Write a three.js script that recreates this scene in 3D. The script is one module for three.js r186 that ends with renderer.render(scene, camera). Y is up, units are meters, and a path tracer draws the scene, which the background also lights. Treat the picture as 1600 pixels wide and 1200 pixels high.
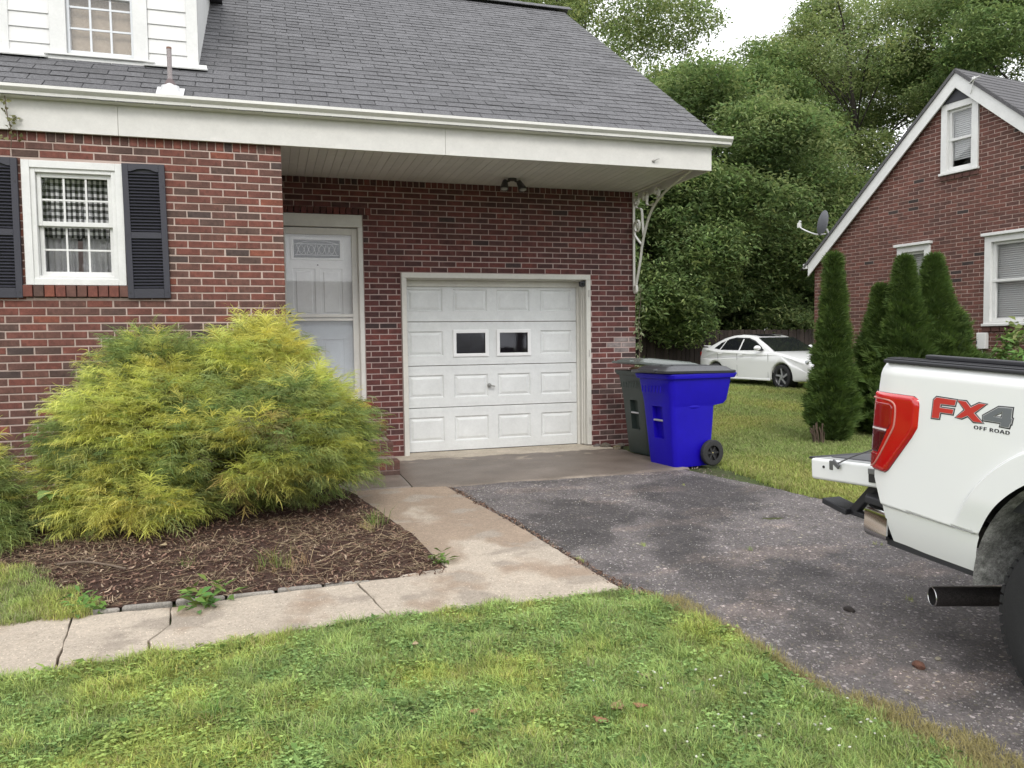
import * as THREE from 'three';
import { mergeGeometries, toCreasedNormals } from 'three/addons/utils/BufferGeometryUtils.js';
import { RoundedBoxGeometry } from 'three/addons/geometries/RoundedBoxGeometry.js';
import { TextGeometry } from 'three/addons/geometries/TextGeometry.js';
import { FontLoader } from 'three/addons/loaders/FontLoader.js';
import { ImprovedNoise } from 'three/addons/math/ImprovedNoise.js';

// ------------------------------------------------------------------ camera, sky, sun, exposure
const scene = new THREE.Scene();
const camera = new THREE.PerspectiveCamera(52.56, 1024 / 768, 0.05, 600);
camera.position.set(0.002, 1.377, 9.387);
camera.rotation.set(-0.0534, -0.3006, -0.0139, 'YXZ');
const renderer = new THREE.WebGLRenderer({ antialias: true });
renderer.toneMapping = THREE.LinearToneMapping;
renderer.toneMappingExposure = 1.74;
renderer.shadowMap.enabled = true;
renderer.setSize(1024, 768);

const PN = new ImprovedNoise();
const sunDir = new THREE.Vector3(-0.16, 0.84, 0.88).normalize();
{ // bright overcast sky: thin white cloud, a little brighter round the veiled sun
  const W = 256, H = 128, d = new Float32Array(W * H * 4);
  for (let j = 0; j < H; j++) for (let i = 0; i < W; i++) {
    const el = (j + 0.5) / H * Math.PI - Math.PI / 2, az = (i + 0.5) / W * Math.PI * 2 - Math.PI;
    const dx = Math.cos(el) * Math.cos(az), dy = Math.sin(el), dz = Math.cos(el) * Math.sin(az);
    const n = PN.noise(dx * 2.1 + 3, dy * 3.4, dz * 2.1) * 0.5 + PN.noise(dx * 5 + 9, dy * 8, dz * 5) * 0.25;
    let L = 1.12 + 0.13 * n;
    L *= dy > 0 ? 1 : 0.9;
    const o = (j * W + i) * 4;
    d[o] = L * 0.985; d[o + 1] = L * 1.0; d[o + 2] = L * 1.035; d[o + 3] = 1;
  }
  const t = new THREE.DataTexture(d, W, H, THREE.RGBAFormat, THREE.FloatType);
  t.mapping = THREE.EquirectangularReflectionMapping; t.magFilter = THREE.LinearFilter; t.needsUpdate = true;
  scene.background = t; scene.environment = t;
}
const sun = new THREE.DirectionalLight(new THREE.Color(1.0, 0.96, 0.9), 0.95);
sun.position.copy(sunDir).multiplyScalar(40).add(new THREE.Vector3(3, 0, 0));
sun.target.position.set(3, 0, 0);
sun.castShadow = true; sun.shadow.radius = 40;
Object.assign(sun.shadow.camera, { left: -30, right: 30, top: 30, bottom: -30, near: 1, far: 120 });
sun.shadow.mapSize.set(2048, 2048);
scene.add(sun, sun.target);

// ------------------------------------------------------------------ helpers
const V = (x, y, z) => new THREE.Vector3(x, y, z);
const lerp = (a, b, t) => a + (b - a) * t, clamp = (x, a, b) => Math.max(a, Math.min(b, x));
const sstep = (a, b, x) => { const t = clamp((x - a) / (b - a), 0, 1); return t * t * (3 - 2 * t); };
function RNG(s) { return () => { s = (s + 0x6d2b79f5) | 0; let t = Math.imul(s ^ (s >>> 15), 1 | s); t = (t + Math.imul(t ^ (t >>> 7), 61 | t)) ^ t; return ((t ^ (t >>> 14)) >>> 0) / 4294967296; }; }
const fbm = (x, y, z = 0, o = 4) => { let s = 0, a = 0.5, f = 1; for (let i = 0; i < o; i++) { s += a * PN.noise(x * f, y * f, z + i * 7.3); a *= 0.5; f *= 2.03; } return s; };
const used = {};
function numbered(n) { if (used[n] === undefined) { used[n] = 0; return n; } used[n]++; return n + '_' + String(used[n]).padStart(3, '0'); }
function tag(o, label, category, group, kind) { if (label) o.userData.label = label; if (category) o.userData.category = category; if (group) o.userData.group = group; if (kind) o.userData.kind = kind; return o; }
function thing(name, label, category, pos = [0, 0, 0], turn = 0, group) { const g = new THREE.Group(); g.name = numbered(name); g.position.set(...pos); g.rotation.y = turn; scene.add(g); return tag(g, label, category, group); }
function shade(m) { m.castShadow = true; m.receiveShadow = true; return m; }
function mesh(name, geo, mat, parent = scene) { const m = shade(new THREE.Mesh(geo, mat)); m.name = parent === scene ? numbered(name) : name; parent.add(m); return m; }
function lin(r, g, b) { return new THREE.Color().setRGB(r, g, b); }
function M(r, g, b, rough = 0.8, o = {}) { return new THREE.MeshStandardMaterial({ color: lin(r, g, b), roughness: rough, ...o }); }
function MP(r, g, b, rough = 0.8, o = {}) { return new THREE.MeshPhysicalMaterial({ color: lin(r, g, b), roughness: rough, ...o }); }
function boxUV(g, s = 1, ox = 0, oy = 0) {
  const p = g.attributes.position, n = p.count, uv = new Float32Array(n * 2);
  const a = V(), b = V(), c = V();
  for (let i = 0; i < n; i += 3) {
    a.fromBufferAttribute(p, i); b.fromBufferAttribute(p, i + 1); c.fromBufferAttribute(p, i + 2);
    const nx = (b.y - a.y) * (c.z - a.z) - (b.z - a.z) * (c.y - a.y), ny = (b.z - a.z) * (c.x - a.x) - (b.x - a.x) * (c.z - a.z), nz = (b.x - a.x) * (c.y - a.y) - (b.y - a.y) * (c.x - a.x);
    const ax = Math.abs(nx), ay = Math.abs(ny), az = Math.abs(nz);
    for (let k = 0; k < 3; k++) {
      const q = [a, b, c][k]; let u, v;
      if (ay >= ax && ay >= az) { u = q.x; v = q.z; } else if (ax >= az) { u = q.z; v = q.y; } else { u = q.x; v = q.y; }
      uv[(i + k) * 2] = u * s + ox; uv[(i + k) * 2 + 1] = v * s + oy;
    }
  }
  g.setAttribute('uv', new THREE.BufferAttribute(uv, 2)); return g;
}
function clean(g) { // plain non-indexed geometry with position and normal only
  if (g.index) g = g.toNonIndexed();
  if (!g.attributes.normal) g.computeVertexNormals();
  for (const k of Object.keys(g.attributes)) if (!['position', 'normal', 'color'].includes(k)) g.deleteAttribute(k);
  return g;
}
class MB {
  constructor() { this.l = []; }
  add(g, m) { g = clean(g); if (m) g.applyMatrix4(m); this.l.push(g); return this; }
  at(g, x, y, z, rx = 0, ry = 0, rz = 0, sx = 1, sy = 1, sz = 1) { const m = new THREE.Matrix4().compose(V(x, y, z), new THREE.Quaternion().setFromEuler(new THREE.Euler(rx, ry, rz)), V(sx, sy, sz)); return this.add(g, m); }
  box(x, y, z, w, h, d, rx = 0, ry = 0, rz = 0) { return this.at(new THREE.BoxGeometry(w, h, d), x, y, z, rx, ry, rz); }
  span(x0, x1, y0, y1, z0, z1) { return this.box((x0 + x1) / 2, (y0 + y1) / 2, (z0 + z1) / 2, Math.abs(x1 - x0), Math.abs(y1 - y0), Math.abs(z1 - z0)); }
  rspan(x0, x1, y0, y1, z0, z1, r = 0.006, s = 2) { const w = Math.abs(x1 - x0), h = Math.abs(y1 - y0), d = Math.abs(z1 - z0); return this.at(new RoundedBoxGeometry(w, h, d, s, Math.min(r, w / 2.01, h / 2.01, d / 2.01)), (x0 + x1) / 2, (y0 + y1) / 2, (z0 + z1) / 2); }
  rbox(x, y, z, w, h, d, r = 0.006, rx = 0, ry = 0, rz = 0, s = 2) { return this.at(new RoundedBoxGeometry(w, h, d, s, Math.min(r, w / 2.01, h / 2.01, d / 2.01)), x, y, z, rx, ry, rz); }
  cyl(a, b, r0, r1 = r0, seg = 12, open = false) {
    const A = V(...a), B = V(...b), D = B.clone().sub(A), L = D.length(); const g = new THREE.CylinderGeometry(r1, r0, L, seg, 1, open);
    const m = new THREE.Matrix4().compose(A.add(B).multiplyScalar(0.5), new THREE.Quaternion().setFromUnitVectors(V(0, 1, 0), D.normalize()), V(1, 1, 1)); return this.add(g, m);
  }
  tube(pts, r, seg = 6, n = 0, closed = false) { const c = new THREE.CatmullRomCurve3(pts.map((p) => V(...p)), closed, 'centripetal'); return this.add(new THREE.TubeGeometry(c, n || pts.length * 4, r, seg, closed)); }
  sph(x, y, z, r, sx = 1, sy = 1, sz = 1, a = 12, b = 8) { return this.at(new THREE.SphereGeometry(r, a, b), x, y, z, 0, 0, 0, sx, sy, sz); }
  ext(shape, depth, bev = 0, m, seg = 2) { const g = new THREE.ExtrudeGeometry(shape, { depth: Math.max(0.0005, depth - 2 * bev), bevelEnabled: bev > 0, bevelThickness: bev, bevelSize: bev, bevelOffset: -bev, bevelSegments: seg, curveSegments: 10 }); g.translate(0, 0, bev); return this.add(g, m); }
  geo(s = 1) { const g = this.l.length === 1 ? this.l[0] : mergeGeometries(this.l); return boxUV(g, s); }
  build(name, mat, parent = scene, crease = 0) { let g = this.geo(); if (crease) { g = toCreasedNormals(g, crease); } return mesh(name, g, mat, parent); }
}
const poly = (pts) => new THREE.Shape(pts.map((p) => new THREE.Vector2(p[0], p[1])));
const inPoly = (x, z, P) => { let c = false; for (let i = 0, j = P.length - 1; i < P.length; j = i++) { const [xi, zi] = P[i], [xj, zj] = P[j]; if ((zi > z) !== (zj > z) && x < (xj - xi) * (z - zi) / (zj - zi) + xi) c = !c; } return c; };
function gridGeo(nx, ny, f) { // f(u, v) -> [x, y, z]
  const pos = [], idx = [];
  for (let j = 0; j <= ny; j++) for (let i = 0; i <= nx; i++) pos.push(...f(i / nx, j / ny));
  for (let j = 0; j < ny; j++) for (let i = 0; i < nx; i++) { const a = j * (nx + 1) + i, b = a + 1, c = a + nx + 1, d = c + 1; idx.push(a, c, b, b, c, d); }
  const g = new THREE.BufferGeometry(); g.setAttribute('position', new THREE.Float32BufferAttribute(pos, 3)); g.setIndex(idx); g.computeVertexNormals(); return g;
}
// textures ---------------------------------------------------------------
function tex(W, H, f, { srgb = true, repeat = 1, ry } = {}) { // f(u, v, i, j) -> [r, g, b] 0..1
  const d = new Uint8Array(W * H * 4);
  for (let j = 0; j < H; j++) for (let i = 0; i < W; i++) { const c = f(i / W, j / H, i, j), o = (j * W + i) * 4; d[o] = clamp(c[0], 0, 1) * 255; d[o + 1] = clamp(c[1], 0, 1) * 255; d[o + 2] = clamp(c[2], 0, 1) * 255; d[o + 3] = 255; }
  const t = new THREE.DataTexture(d, W, H); t.wrapS = t.wrapT = THREE.RepeatWrapping; t.magFilter = THREE.LinearFilter; t.minFilter = THREE.LinearMipmapLinearFilter; t.generateMipmaps = true;
  if (srgb) t.colorSpace = THREE.SRGBColorSpace; t.repeat.set(repeat, ry ?? repeat); t.needsUpdate = true; return t;
}
function tileNoise(W, freqs, seed) { // tileable value noise sum, 0..1
  const out = new Float32Array(W * W), r = RNG(seed); let tot = 0;
  for (const [f, a] of freqs) {
    const g = new Float32Array(f * f).map(() => r()); tot += a;
    for (let j = 0; j < W; j++) for (let i = 0; i < W; i++) {
      const x = i / W * f, y = j / W * f, x0 = Math.floor(x), y0 = Math.floor(y); let tx = x - x0, ty = y - y0; tx = tx * tx * (3 - 2 * tx); ty = ty * ty * (3 - 2 * ty);
      const x1 = (x0 + 1) % f, y1 = (y0 + 1) % f;
      out[j * W + i] += a * lerp(lerp(g[y0 * f + x0], g[y0 * f + x1], tx), lerp(g[y1 * f + x0], g[y1 * f + x1], tx), ty);
    }
  }
  for (let i = 0; i < out.length; i++) out[i] /= tot; return out;
}
const N512 = tileNoise(512, [[4, 1], [8, 0.8], [16, 0.6], [32, 0.5], [64, 0.45], [128, 0.45], [256, 0.5]], 11);
const F512 = tileNoise(512, [[64, 0.4], [128, 0.7], [256, 1]], 23);
const grainMap = (W, N, lo, hi, rep, sharp = 1) => tex(W, W, (u, v, i, j) => { const n = clamp((N[j * 512 + i] - 0.5) * sharp + 0.5, 0, 1), c = lerp(lo, hi, n); return [c, c, c]; }, { repeat: rep });
const bumpOf = (N, rep, sharp = 1) => tex(512, 512, (u, v, i, j) => { const n = clamp((N[j * 512 + i] - 0.5) * sharp + 0.5, 0, 1); return [n, n, n]; }, { srgb: false, repeat: rep });
const paintMap = grainMap(512, N512, 0.9, 1.0, 0.9, 1.6), paintBump = bumpOf(F512, 3);
const brickMap = grainMap(512, N512, 0.66, 1.0, 3.1, 2.2), brickBump = bumpOf(N512, 4, 2);
const fineMap = grainMap(512, F512, 0.72, 1.0, 2, 1.6), fineBump = bumpOf(F512, 4, 1.6);

// the lie of the land: level at the garage, falling towards the street, a little higher at the back of the yard
function G(x, z) { const t = Math.max(0, z - 1.6), drop = 0.048 * (t < 0.6 ? t * t / 1.2 : t - 0.3) * 1.0; return -Math.min(drop, 0.75) + 0.08 * sstep(-3, -8, z); }
const M_white = M(0.72, 0.72, 0.7, 0.45, { map: paintMap, bumpMap: paintBump, bumpScale: 0.0004 });
const M_cream = M(0.62, 0.6, 0.52, 0.5, { map: paintMap, bumpMap: paintBump, bumpScale: 0.0006 });
const M_black = M(0.02, 0.02, 0.022, 0.5);
const M_dark = M(0.035, 0.036, 0.04, 0.6);
const glassPane = () => MP(1, 1, 1, 0.02, { transmission: 1, thickness: 0, ior: 1.5 });
// ------------------------------------------------------------------ ground, driveway, apron, walk, bed
const struct = (m) => { m.userData.kind = 'structure'; return m; };
const interp = (T, z) => { if (z <= T[0][0]) return T[0][1]; for (let i = 1; i < T.length; i++) if (z <= T[i][0]) return lerp(T[i - 1][1], T[i][1], (z - T[i - 1][0]) / (T[i][0] - T[i - 1][0])); return T[T.length - 1][1]; };
const driveL = (z) => interp([[2.1, 1.58], [2.2, 1.61], [3.36, 1.815], [5.1, 2.03], [5.3, 2.16], [5.76, 2.31], [6.34, 2.35], [7.1, 2.52], [9, 2.7], [40, 2.8]], z) + 0.035 * fbm(z * 2.4, 5) + (z > 5 ? 0.05 * fbm(z * 6, 9) : 0);
const driveR = (z) => interp([[2.0, 4.2], [2.4, 4.36], [3.63, 4.78], [5, 5.1], [7, 5.5], [40, 5.8]], z) + 0.06 * fbm(z * 2.2, 15) + 0.03 * fbm(z * 8, 25);
const walkL = (z) => interp([[2.0, 0.62], [2.6, 0.75], [3.46, 0.917], [4.4, 1.086]], z);
{
  const soil = tex(512, 512, (u, v, i, j) => { const n = N512[j * 512 + i], f = F512[j * 512 + i], g = clamp((n - 0.42) * 4, 0, 1); return [lerp(0.29, 0.32, g) * (0.6 + 0.7 * f), lerp(0.31, 0.39, g) * (0.6 + 0.7 * f), lerp(0.17, 0.17, g) * (0.6 + 0.7 * f)]; }, { repeat: 0.45 });
  const map = (s) => Math.sign(s) * Math.pow(Math.abs(s), 3) * 260;
  const g = gridGeo(220, 220, (u, v) => { const x = 3 + map(u * 2 - 1), z = 3 + map(v * 2 - 1); return [x, G(x, z) - 0.022, z]; });
  struct(mesh('ground', boxUV(clean(g)), M(1, 1, 1, 0.97, { map: soil, bumpMap: bumpOf(F512, 3), bumpScale: 0.01 })));
}
const hole = (x, z, cx, cz, rx, rz) => { const d = Math.hypot((x - cx) / rx, (z - cz) / rz) + 0.5 * fbm(x * 9, z * 9, 3); return sstep(1, 0.55, d); };
const driveY = (x, z) => G(x, z) + 0.006 + 0.012 * fbm(x * 1.1, z * 1.1, 2) + 0.005 * fbm(x * 7, z * 7, 8) - 0.05 * hole(x, z, 3.93, 3.93, 0.16, 0.075) - 0.022 * hole(x, z, 2.86, 6.02, 0.28, 0.07) - 0.014 * hole(x, z, 2.95, 7.3, 0.3, 0.2) - 0.012 * hole(x, z, 3.2, 6.0, 0.2, 0.06);
{ // asphalt: pale aggregate in a dark binder
  const W = 2048, d = new Uint8Array(W * W * 4), r = RNG(314);
  for (let j = 0; j < W; j++) for (let i = 0; i < W; i++) { const n = N512[(j >> 1) % 512 * 512 + (i >> 1) % 512], f = F512[(j * 1) % 512 * 512 + i % 512], o = (j * W + i) * 4, c = 62 + n * 44 + f * 40; d[o] = c * 1.03; d[o + 1] = c; d[o + 2] = c * 0.99; d[o + 3] = 255; }
  for (let k = 0; k < 62000; k++) {
    const cx = r() * W, cy = r() * W, t = r(), R = 1.2 + t * t * t * 5.2, e = 0.6 + r() * 0.8, L = (k % 4 ? 88 + r() * 55 : 115 + r() * 85), w = r() < 0.2 ? 0.88 : 0.97, ca = Math.cos(r() * 6), sa = Math.sin(r() * 6);
    for (let y = -Math.ceil(R * 1.5); y <= R * 1.5; y++) for (let x = -Math.ceil(R * 1.5); x <= R * 1.5; x++) { const a = (x * ca + y * sa) * e, b = (-x * sa + y * ca) / e; if (a * a + b * b > R * R) continue; const o = (((cy + y + W) | 0) % W * W + ((cx + x + W) | 0) % W) * 4; d[o] = L; d[o + 1] = L * 0.975; d[o + 2] = L * w; }
  }
  const t = new THREE.DataTexture(d, W, W); t.wrapS = t.wrapT = THREE.RepeatWrapping; t.magFilter = THREE.LinearFilter; t.minFilter = THREE.LinearMipmapLinearFilter; t.generateMipmaps = true; t.colorSpace = THREE.SRGBColorSpace; t.repeat.set(0.4, 0.4); t.needsUpdate = true;
  const zs = []; for (let z = 2.06; z < 8.6; z += 0.03) zs.push(z); for (let z = 8.6; z < 40; z += 0.5) zs.push(z);
  const g = gridGeo(120, zs.length - 1, (u, v) => { const z = zs[Math.round(v * (zs.length - 1))], x = lerp(driveL(z), driveR(z), u), e = Math.min(u, 1 - u) * 3.2; return [x, driveY(x, z) - 0.03 * sstep(0.05, 0, e), z]; });
  const p = g.attributes.position, c = new Float32Array(p.count * 3);
  for (let i = 0; i < p.count; i++) {
    const x = p.getX(i), z = p.getZ(i);
    const damp = sstep(-0.05, 0.12, fbm(x * 0.9 + 4, z * 0.7, 2) - 0.03), fines = sstep(0.1, 0.2, fbm(x * 1.3 + 11, z * 2.2, 6)), k = lerp(1.06, 0.52, damp) * lerp(1, 1.32, fines) * (0.95 + 0.55 * fbm(x * 5, z * 5, 4)) * (1 - 0.25 * sstep(0.12, 0.24, fbm(x * 2.6 + 21, z * 3.4, 5))) * (1 - 0.6 * hole(x, z, 3.93, 3.93, 0.16, 0.075)); // vertex colour darkened inside the pothole
    c[i * 3] = k * lerp(1.0, 1.06, fines); c[i * 3 + 1] = k * 0.985; c[i * 3 + 2] = k * lerp(1.0, 0.95, fines);
  }
  g.setAttribute('color', new THREE.BufferAttribute(c, 3));
  const q = g.toNonIndexed(); boxUV(q);
  struct(mesh('driveway', q, M(0.93, 0.885, 0.865, 0.76, { map: t, vertexColors: true, bumpMap: bumpOf(F512, 5, 1.6), bumpScale: 0.004 })));
}
{ // concrete apron before the garage, part of it wet
  const X0 = 0.55, X1 = 4.45, Z0 = -0.3, Z1 = 2.25, W = 1024, H = 768;
  const wet = (x, z) => { const e = 0.36 + 0.1 * fbm(x * 1.4, 3) + 0.13 * fbm(x * 5, z * 5, 7), f = 1.98 + 0.3 * fbm(x * 2, z * 3, 9); const a = sstep(e, e + 0.05, z) * (1 - 0.55 * sstep(f, f + 0.25, z)); const dry = sstep(0.16, 0.22, fbm(x * 3.1 + 2, z * 6, 12)) * sstep(1.1, 0.6, z); return clamp(a * (1 - 0.75 * dry), 0, 1); };
  const cells = new Float32Array(W * H); for (let j = 0; j < H; j++) for (let i = 0; i < W; i++) cells[j * W + i] = wet(lerp(X0, X1, i / W), lerp(Z0, Z1, j / H));
  const at = (i, j) => [N512[(j * 1) % 512 * 512 + i % 512], F512[j % 512 * 512 + i % 512]];
  const col = tex(W, H, (u, v, i, j) => { const [n, f] = at(i, j), w = cells[j * W + i], k = (0.74 + 0.32 * n + 0.24 * f), s = fbm(u * 9, v * 6, 3) * 0.1; const dr = [0.68 + s, 0.64 + s, 0.58 + s], we = [0.42 + s, 0.38 + s, 0.345 + s]; return dr.map((c, q) => lerp(c, we[q], w) * k); });
  const rou = tex(W, H, (u, v, i, j) => { const w = cells[j * W + i], f = at(i, j)[1]; const c = lerp(0.92, 0.5, w) + 0.08 * (f - 0.5); return [c, c, c]; }, { srgb: false });
  const mat = M(1, 1, 1, 1, { map: col, roughnessMap: rou, bumpMap: bumpOf(F512, 8), bumpScale: 0.0012 });
  const slab = (x0, x1, z0, z1, r1) => {
    const g = gridGeo(40, 60, (u, v) => { const z = lerp(z0, typeof z1 === 'function' ? z1(lerp(x0, x1, u)) : z1, v), xr = r1 ? r1(z) : x1, x = lerp(x0, xr, u), e = Math.min(u * (xr - x0), (1 - u) * (xr - x0)); return [x, G(x, z) + 0.016 + 0.004 * fbm(x * 2, z * 2, 5) - 0.012 * sstep(0.012, 0, e) - 0.02 * sstep(0.985, 1, v), z]; }).toNonIndexed();
    const p = g.attributes.position, uv = new Float32Array(p.count * 2); for (let i = 0; i < p.count; i++) { uv[i * 2] = (p.getX(i) - X0) / (X1 - X0); uv[i * 2 + 1] = (p.getZ(i) - Z0) / (Z1 - Z0); } g.setAttribute('uv', new THREE.BufferAttribute(uv, 2)); return mesh('apron', g, mat);
  };
  struct(slab(1.278, 4.3, -0.26, (x) => interp([[1.2, 2.04], [1.6, 2.14], [3.4, 2.12], [4.3, 2.0]], x) + 0.05 * fbm(x * 4, 1), (z) => 4.18 + 0.1 * fbm(z * 3, 2) + 0.06 * z));
  struct(slab(0.56, 1.268, 1.34, (x) => 2.01 + 0.01 * fbm(x * 5, 4)));
}
const walkPolys = [
  [[0.61, 2.03], [1.27, 2.04], [1.585, 2.1], [1.79, 3.33], [0.885, 3.215]],
  [[0.893, 3.228], [1.795, 3.343], [2.02, 5.1], [1.3, 5.12], [0.6, 5.1], [0.487, 4.52], [0.62, 4.47], [1.083, 4.4]],
  [[-0.582, 4.6], [-0.1, 4.545], [0.477, 4.52], [0.59, 5.1], [0.0, 5.14], [-0.61, 5.24], [-0.64, 5.05], [-0.558, 4.86]],
  [[-1.093, 4.58], [-0.588, 4.6], [-0.565, 4.86], [-0.648, 5.05], [-0.618, 5.24], [-1.018, 5.27]],
  [[-2.9, 4.75], [-1.5, 4.58], [-1.1, 4.57], [-1.025, 5.27], [-2.86, 5.5]], [[-4.4, 4.95], [-2.915, 4.753], [-2.875, 5.503], [-4.4, 5.7]],
];
{ // walk slabs of exposed aggregate
  const W = 2048, d = new Uint8Array(W * W * 4), r = RNG(99);
  for (let j = 0; j < W; j++) for (let i = 0; i < W; i++) {
    let x = i / W * 5, z = j / W * 5; if (x > 2.1) x -= 5; if (z < 1) z += 5;
    const n = N512[(j >> 1) % 512 * 512 + (i >> 1) % 512], f = F512[j % 512 * 512 + i % 512];
    const rust = sstep(-0.08, 0.14, fbm(x * 1.6 + 3, z * 1.2, 6) + 0.42 * (1 - sstep(3.0, 4.6, z + 0.5 * fbm(x * 2, z * 2, 8))) - 0.12), gr = sstep(0.08, 0.25, fbm(x * 2.2 + 8, z * 3, 12));
    const k = 0.78 + n * 0.28 + f * 0.26, o = (j * W + i) * 4;
    d[o] = clamp(lerp(lerp(172, 146, rust), 150, gr) * k, 0, 255); d[o + 1] = clamp(lerp(lerp(160, 129, rust), 139, gr) * k, 0, 255); d[o + 2] = clamp(lerp(lerp(145, 112, rust), 126, gr) * k, 0, 255); d[o + 3] = 255;
  }
  for (let k = 0; k < 90000; k++) { const cx = (r() * W) | 0, cy = (r() * W) | 0, R = r() < 0.85 ? 1 : 2, L = r() < 0.55 ? 1.22 + r() * 0.25 : 0.62 + r() * 0.2; for (let y = 0; y < R; y++) for (let x = 0; x < R; x++) { const o = ((cy + y) % W * W + (cx + x) % W) * 4; for (let q = 0; q < 3; q++) d[o + q] = clamp(d[o + q] * L, 0, 255); } }
  const t = new THREE.DataTexture(d, W, W); t.wrapS = t.wrapT = THREE.RepeatWrapping; t.magFilter = THREE.LinearFilter; t.minFilter = THREE.LinearMipmapLinearFilter; t.generateMipmaps = true; t.colorSpace = THREE.SRGBColorSpace; t.repeat.set(0.2, 0.2); t.needsUpdate = true;
  const mat = M(1, 1, 1, 0.9, { map: t, bumpMap: bumpOf(F512, 7, 1.5), bumpScale: 0.0022 });
  const walk = struct(new THREE.Group()); walk.name = 'walk'; scene.add(walk);
  walkPolys.forEach((P, k) => {
    const pts = []; const rr = RNG(k + 7);
    P.forEach((a, i) => { const b = P[(i + 1) % P.length], L = Math.hypot(b[0] - a[0], b[1] - a[1]), n = Math.max(1, Math.round(L / 0.07)); for (let q = 0; q < n; q++) pts.push([lerp(a[0], b[0], q / n) + (q ? (rr() - 0.5) * 0.012 : 0), -(lerp(a[1], b[1], q / n) + (q ? (rr() - 0.5) * 0.012 : 0))]); });
    const g = clean(new THREE.ExtrudeGeometry(poly(pts), { depth: 0.07, bevelEnabled: true, bevelThickness: 0.006, bevelSize: 0.006, bevelOffset: -0.006, bevelSegments: 2 }));
    g.rotateX(-Math.PI / 2); const p = g.attributes.position, tilt = (rr() - 0.5) * 0.012;
    for (let i = 0; i < p.count; i++) { const x = p.getX(i), z = p.getZ(i); p.setY(i, p.getY(i) - 0.062 + G(x, z) + tilt * (x - P[0][0]) * 0.5); } g.computeVertexNormals();
    mesh('slab', boxUV(g), mat, walk);
  });
}
const bedY = (x, z) => G(x, z) + 0.012 + 0.05 * sstep(1.7, 2.4, z) * sstep(4.45, 3.7, z) + 0.02 * fbm(x * 2.5, z * 2.5, 3) + 0.012 * fbm(x * 9, z * 9, 4);
{ // mulch bed
  const g = gridGeo(150, 80, (u, v) => { const z = lerp(1.68, 4.5, v), xr = z < 2.0 ? 0.6 : walkL(z) - 0.01, x = lerp(-4.5, xr, u); return [x, bedY(x, z), z + (x < -1.45 && v > 0.99 ? 0.1 : 0)]; });
  const m = tex(512, 512, (u, v, i, j) => { const n = N512[j * 512 + i], f = F512[j * 512 + i], k = 0.45 + 0.9 * f; return [0.33 * k + n * 0.06, 0.225 * k + n * 0.04, 0.18 * k + n * 0.03]; }, { repeat: 1.1 });
  struct(mesh('mulch_bed', boxUV(clean(g)), M(1, 1, 1, 0.97, { map: m, bumpMap: bumpOf(F512, 6, 2), bumpScale: 0.008 })));
}
// ------------------------------------------------------------------ bricks
const CO = 0.0677, BL = 0.2115;
function brickGeo(w, h, d, seed) {
  const r = RNG(seed * 77 + 5), b = 0.0035, j = () => (r() - 0.5) * 0.0026, x = w / 2, y = h / 2;
  const ring = (z, i) => [[-x + i + j(), -y + i + j(), z], [x - i + j(), -y + i + j(), z], [x - i + j(), y - i + j(), z], [-x + i + j(), y - i + j(), z]];
  const A = ring(-d, 0), B = ring(-b * 1.2, 0), F = ring(0, b), P = [];
  const quad = (a, b2, c, e) => P.push(...a, ...b2, ...c, ...a, ...c, ...e);
  for (let k = 0; k < 4; k++) { const n = (k + 1) % 4; quad(A[k], A[n], B[n], B[k]); quad(B[k], B[n], F[n], F[k]); }
  quad(F[0], F[1], F[2], F[3]);
  const g = new THREE.BufferGeometry(); g.setAttribute('position', new THREE.Float32BufferAttribute(P, 3)); g.computeVertexNormals();
  return boxUV(g, 1, r() * 3, r() * 3);
}
const wingTones = [[0.22, 0.075, 0.054], [0.195, 0.072, 0.054], [0.16, 0.076, 0.059], [0.125, 0.072, 0.058], [0.265, 0.085, 0.053], [0.18, 0.082, 0.062], [0.09, 0.06, 0.053]];
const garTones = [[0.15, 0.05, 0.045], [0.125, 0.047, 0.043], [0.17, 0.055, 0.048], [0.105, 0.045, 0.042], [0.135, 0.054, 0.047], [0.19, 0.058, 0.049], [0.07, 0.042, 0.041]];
const neiTones = [[0.185, 0.071, 0.053], [0.165, 0.066, 0.05], [0.2, 0.077, 0.057], [0.148, 0.064, 0.049], [0.175, 0.076, 0.057], [0.13, 0.058, 0.046], [0.055, 0.037, 0.034]];
const toneMats = (T) => T.map((c) => M(...c, 0.88, { map: brickMap, bumpMap: brickBump, bumpScale: 0.0014 }));
const wingMats = toneMats(wingTones), garMats = toneMats(garTones), neiMats = toneMats(neiTones);
const brickAll = M(1, 1, 1, 0.88, { map: brickMap, bumpMap: brickBump, bumpScale: 0.0014, vertexColors: true });
const pickTone = (r, w) => { let t = r(), s = 0; for (let i = 0; i < w.length; i++) { s += w[i]; if (t < s) return i; } return 0; };
const TW = [0.22, 0.24, 0.18, 0.13, 0.08, 0.12, 0.03];
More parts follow.
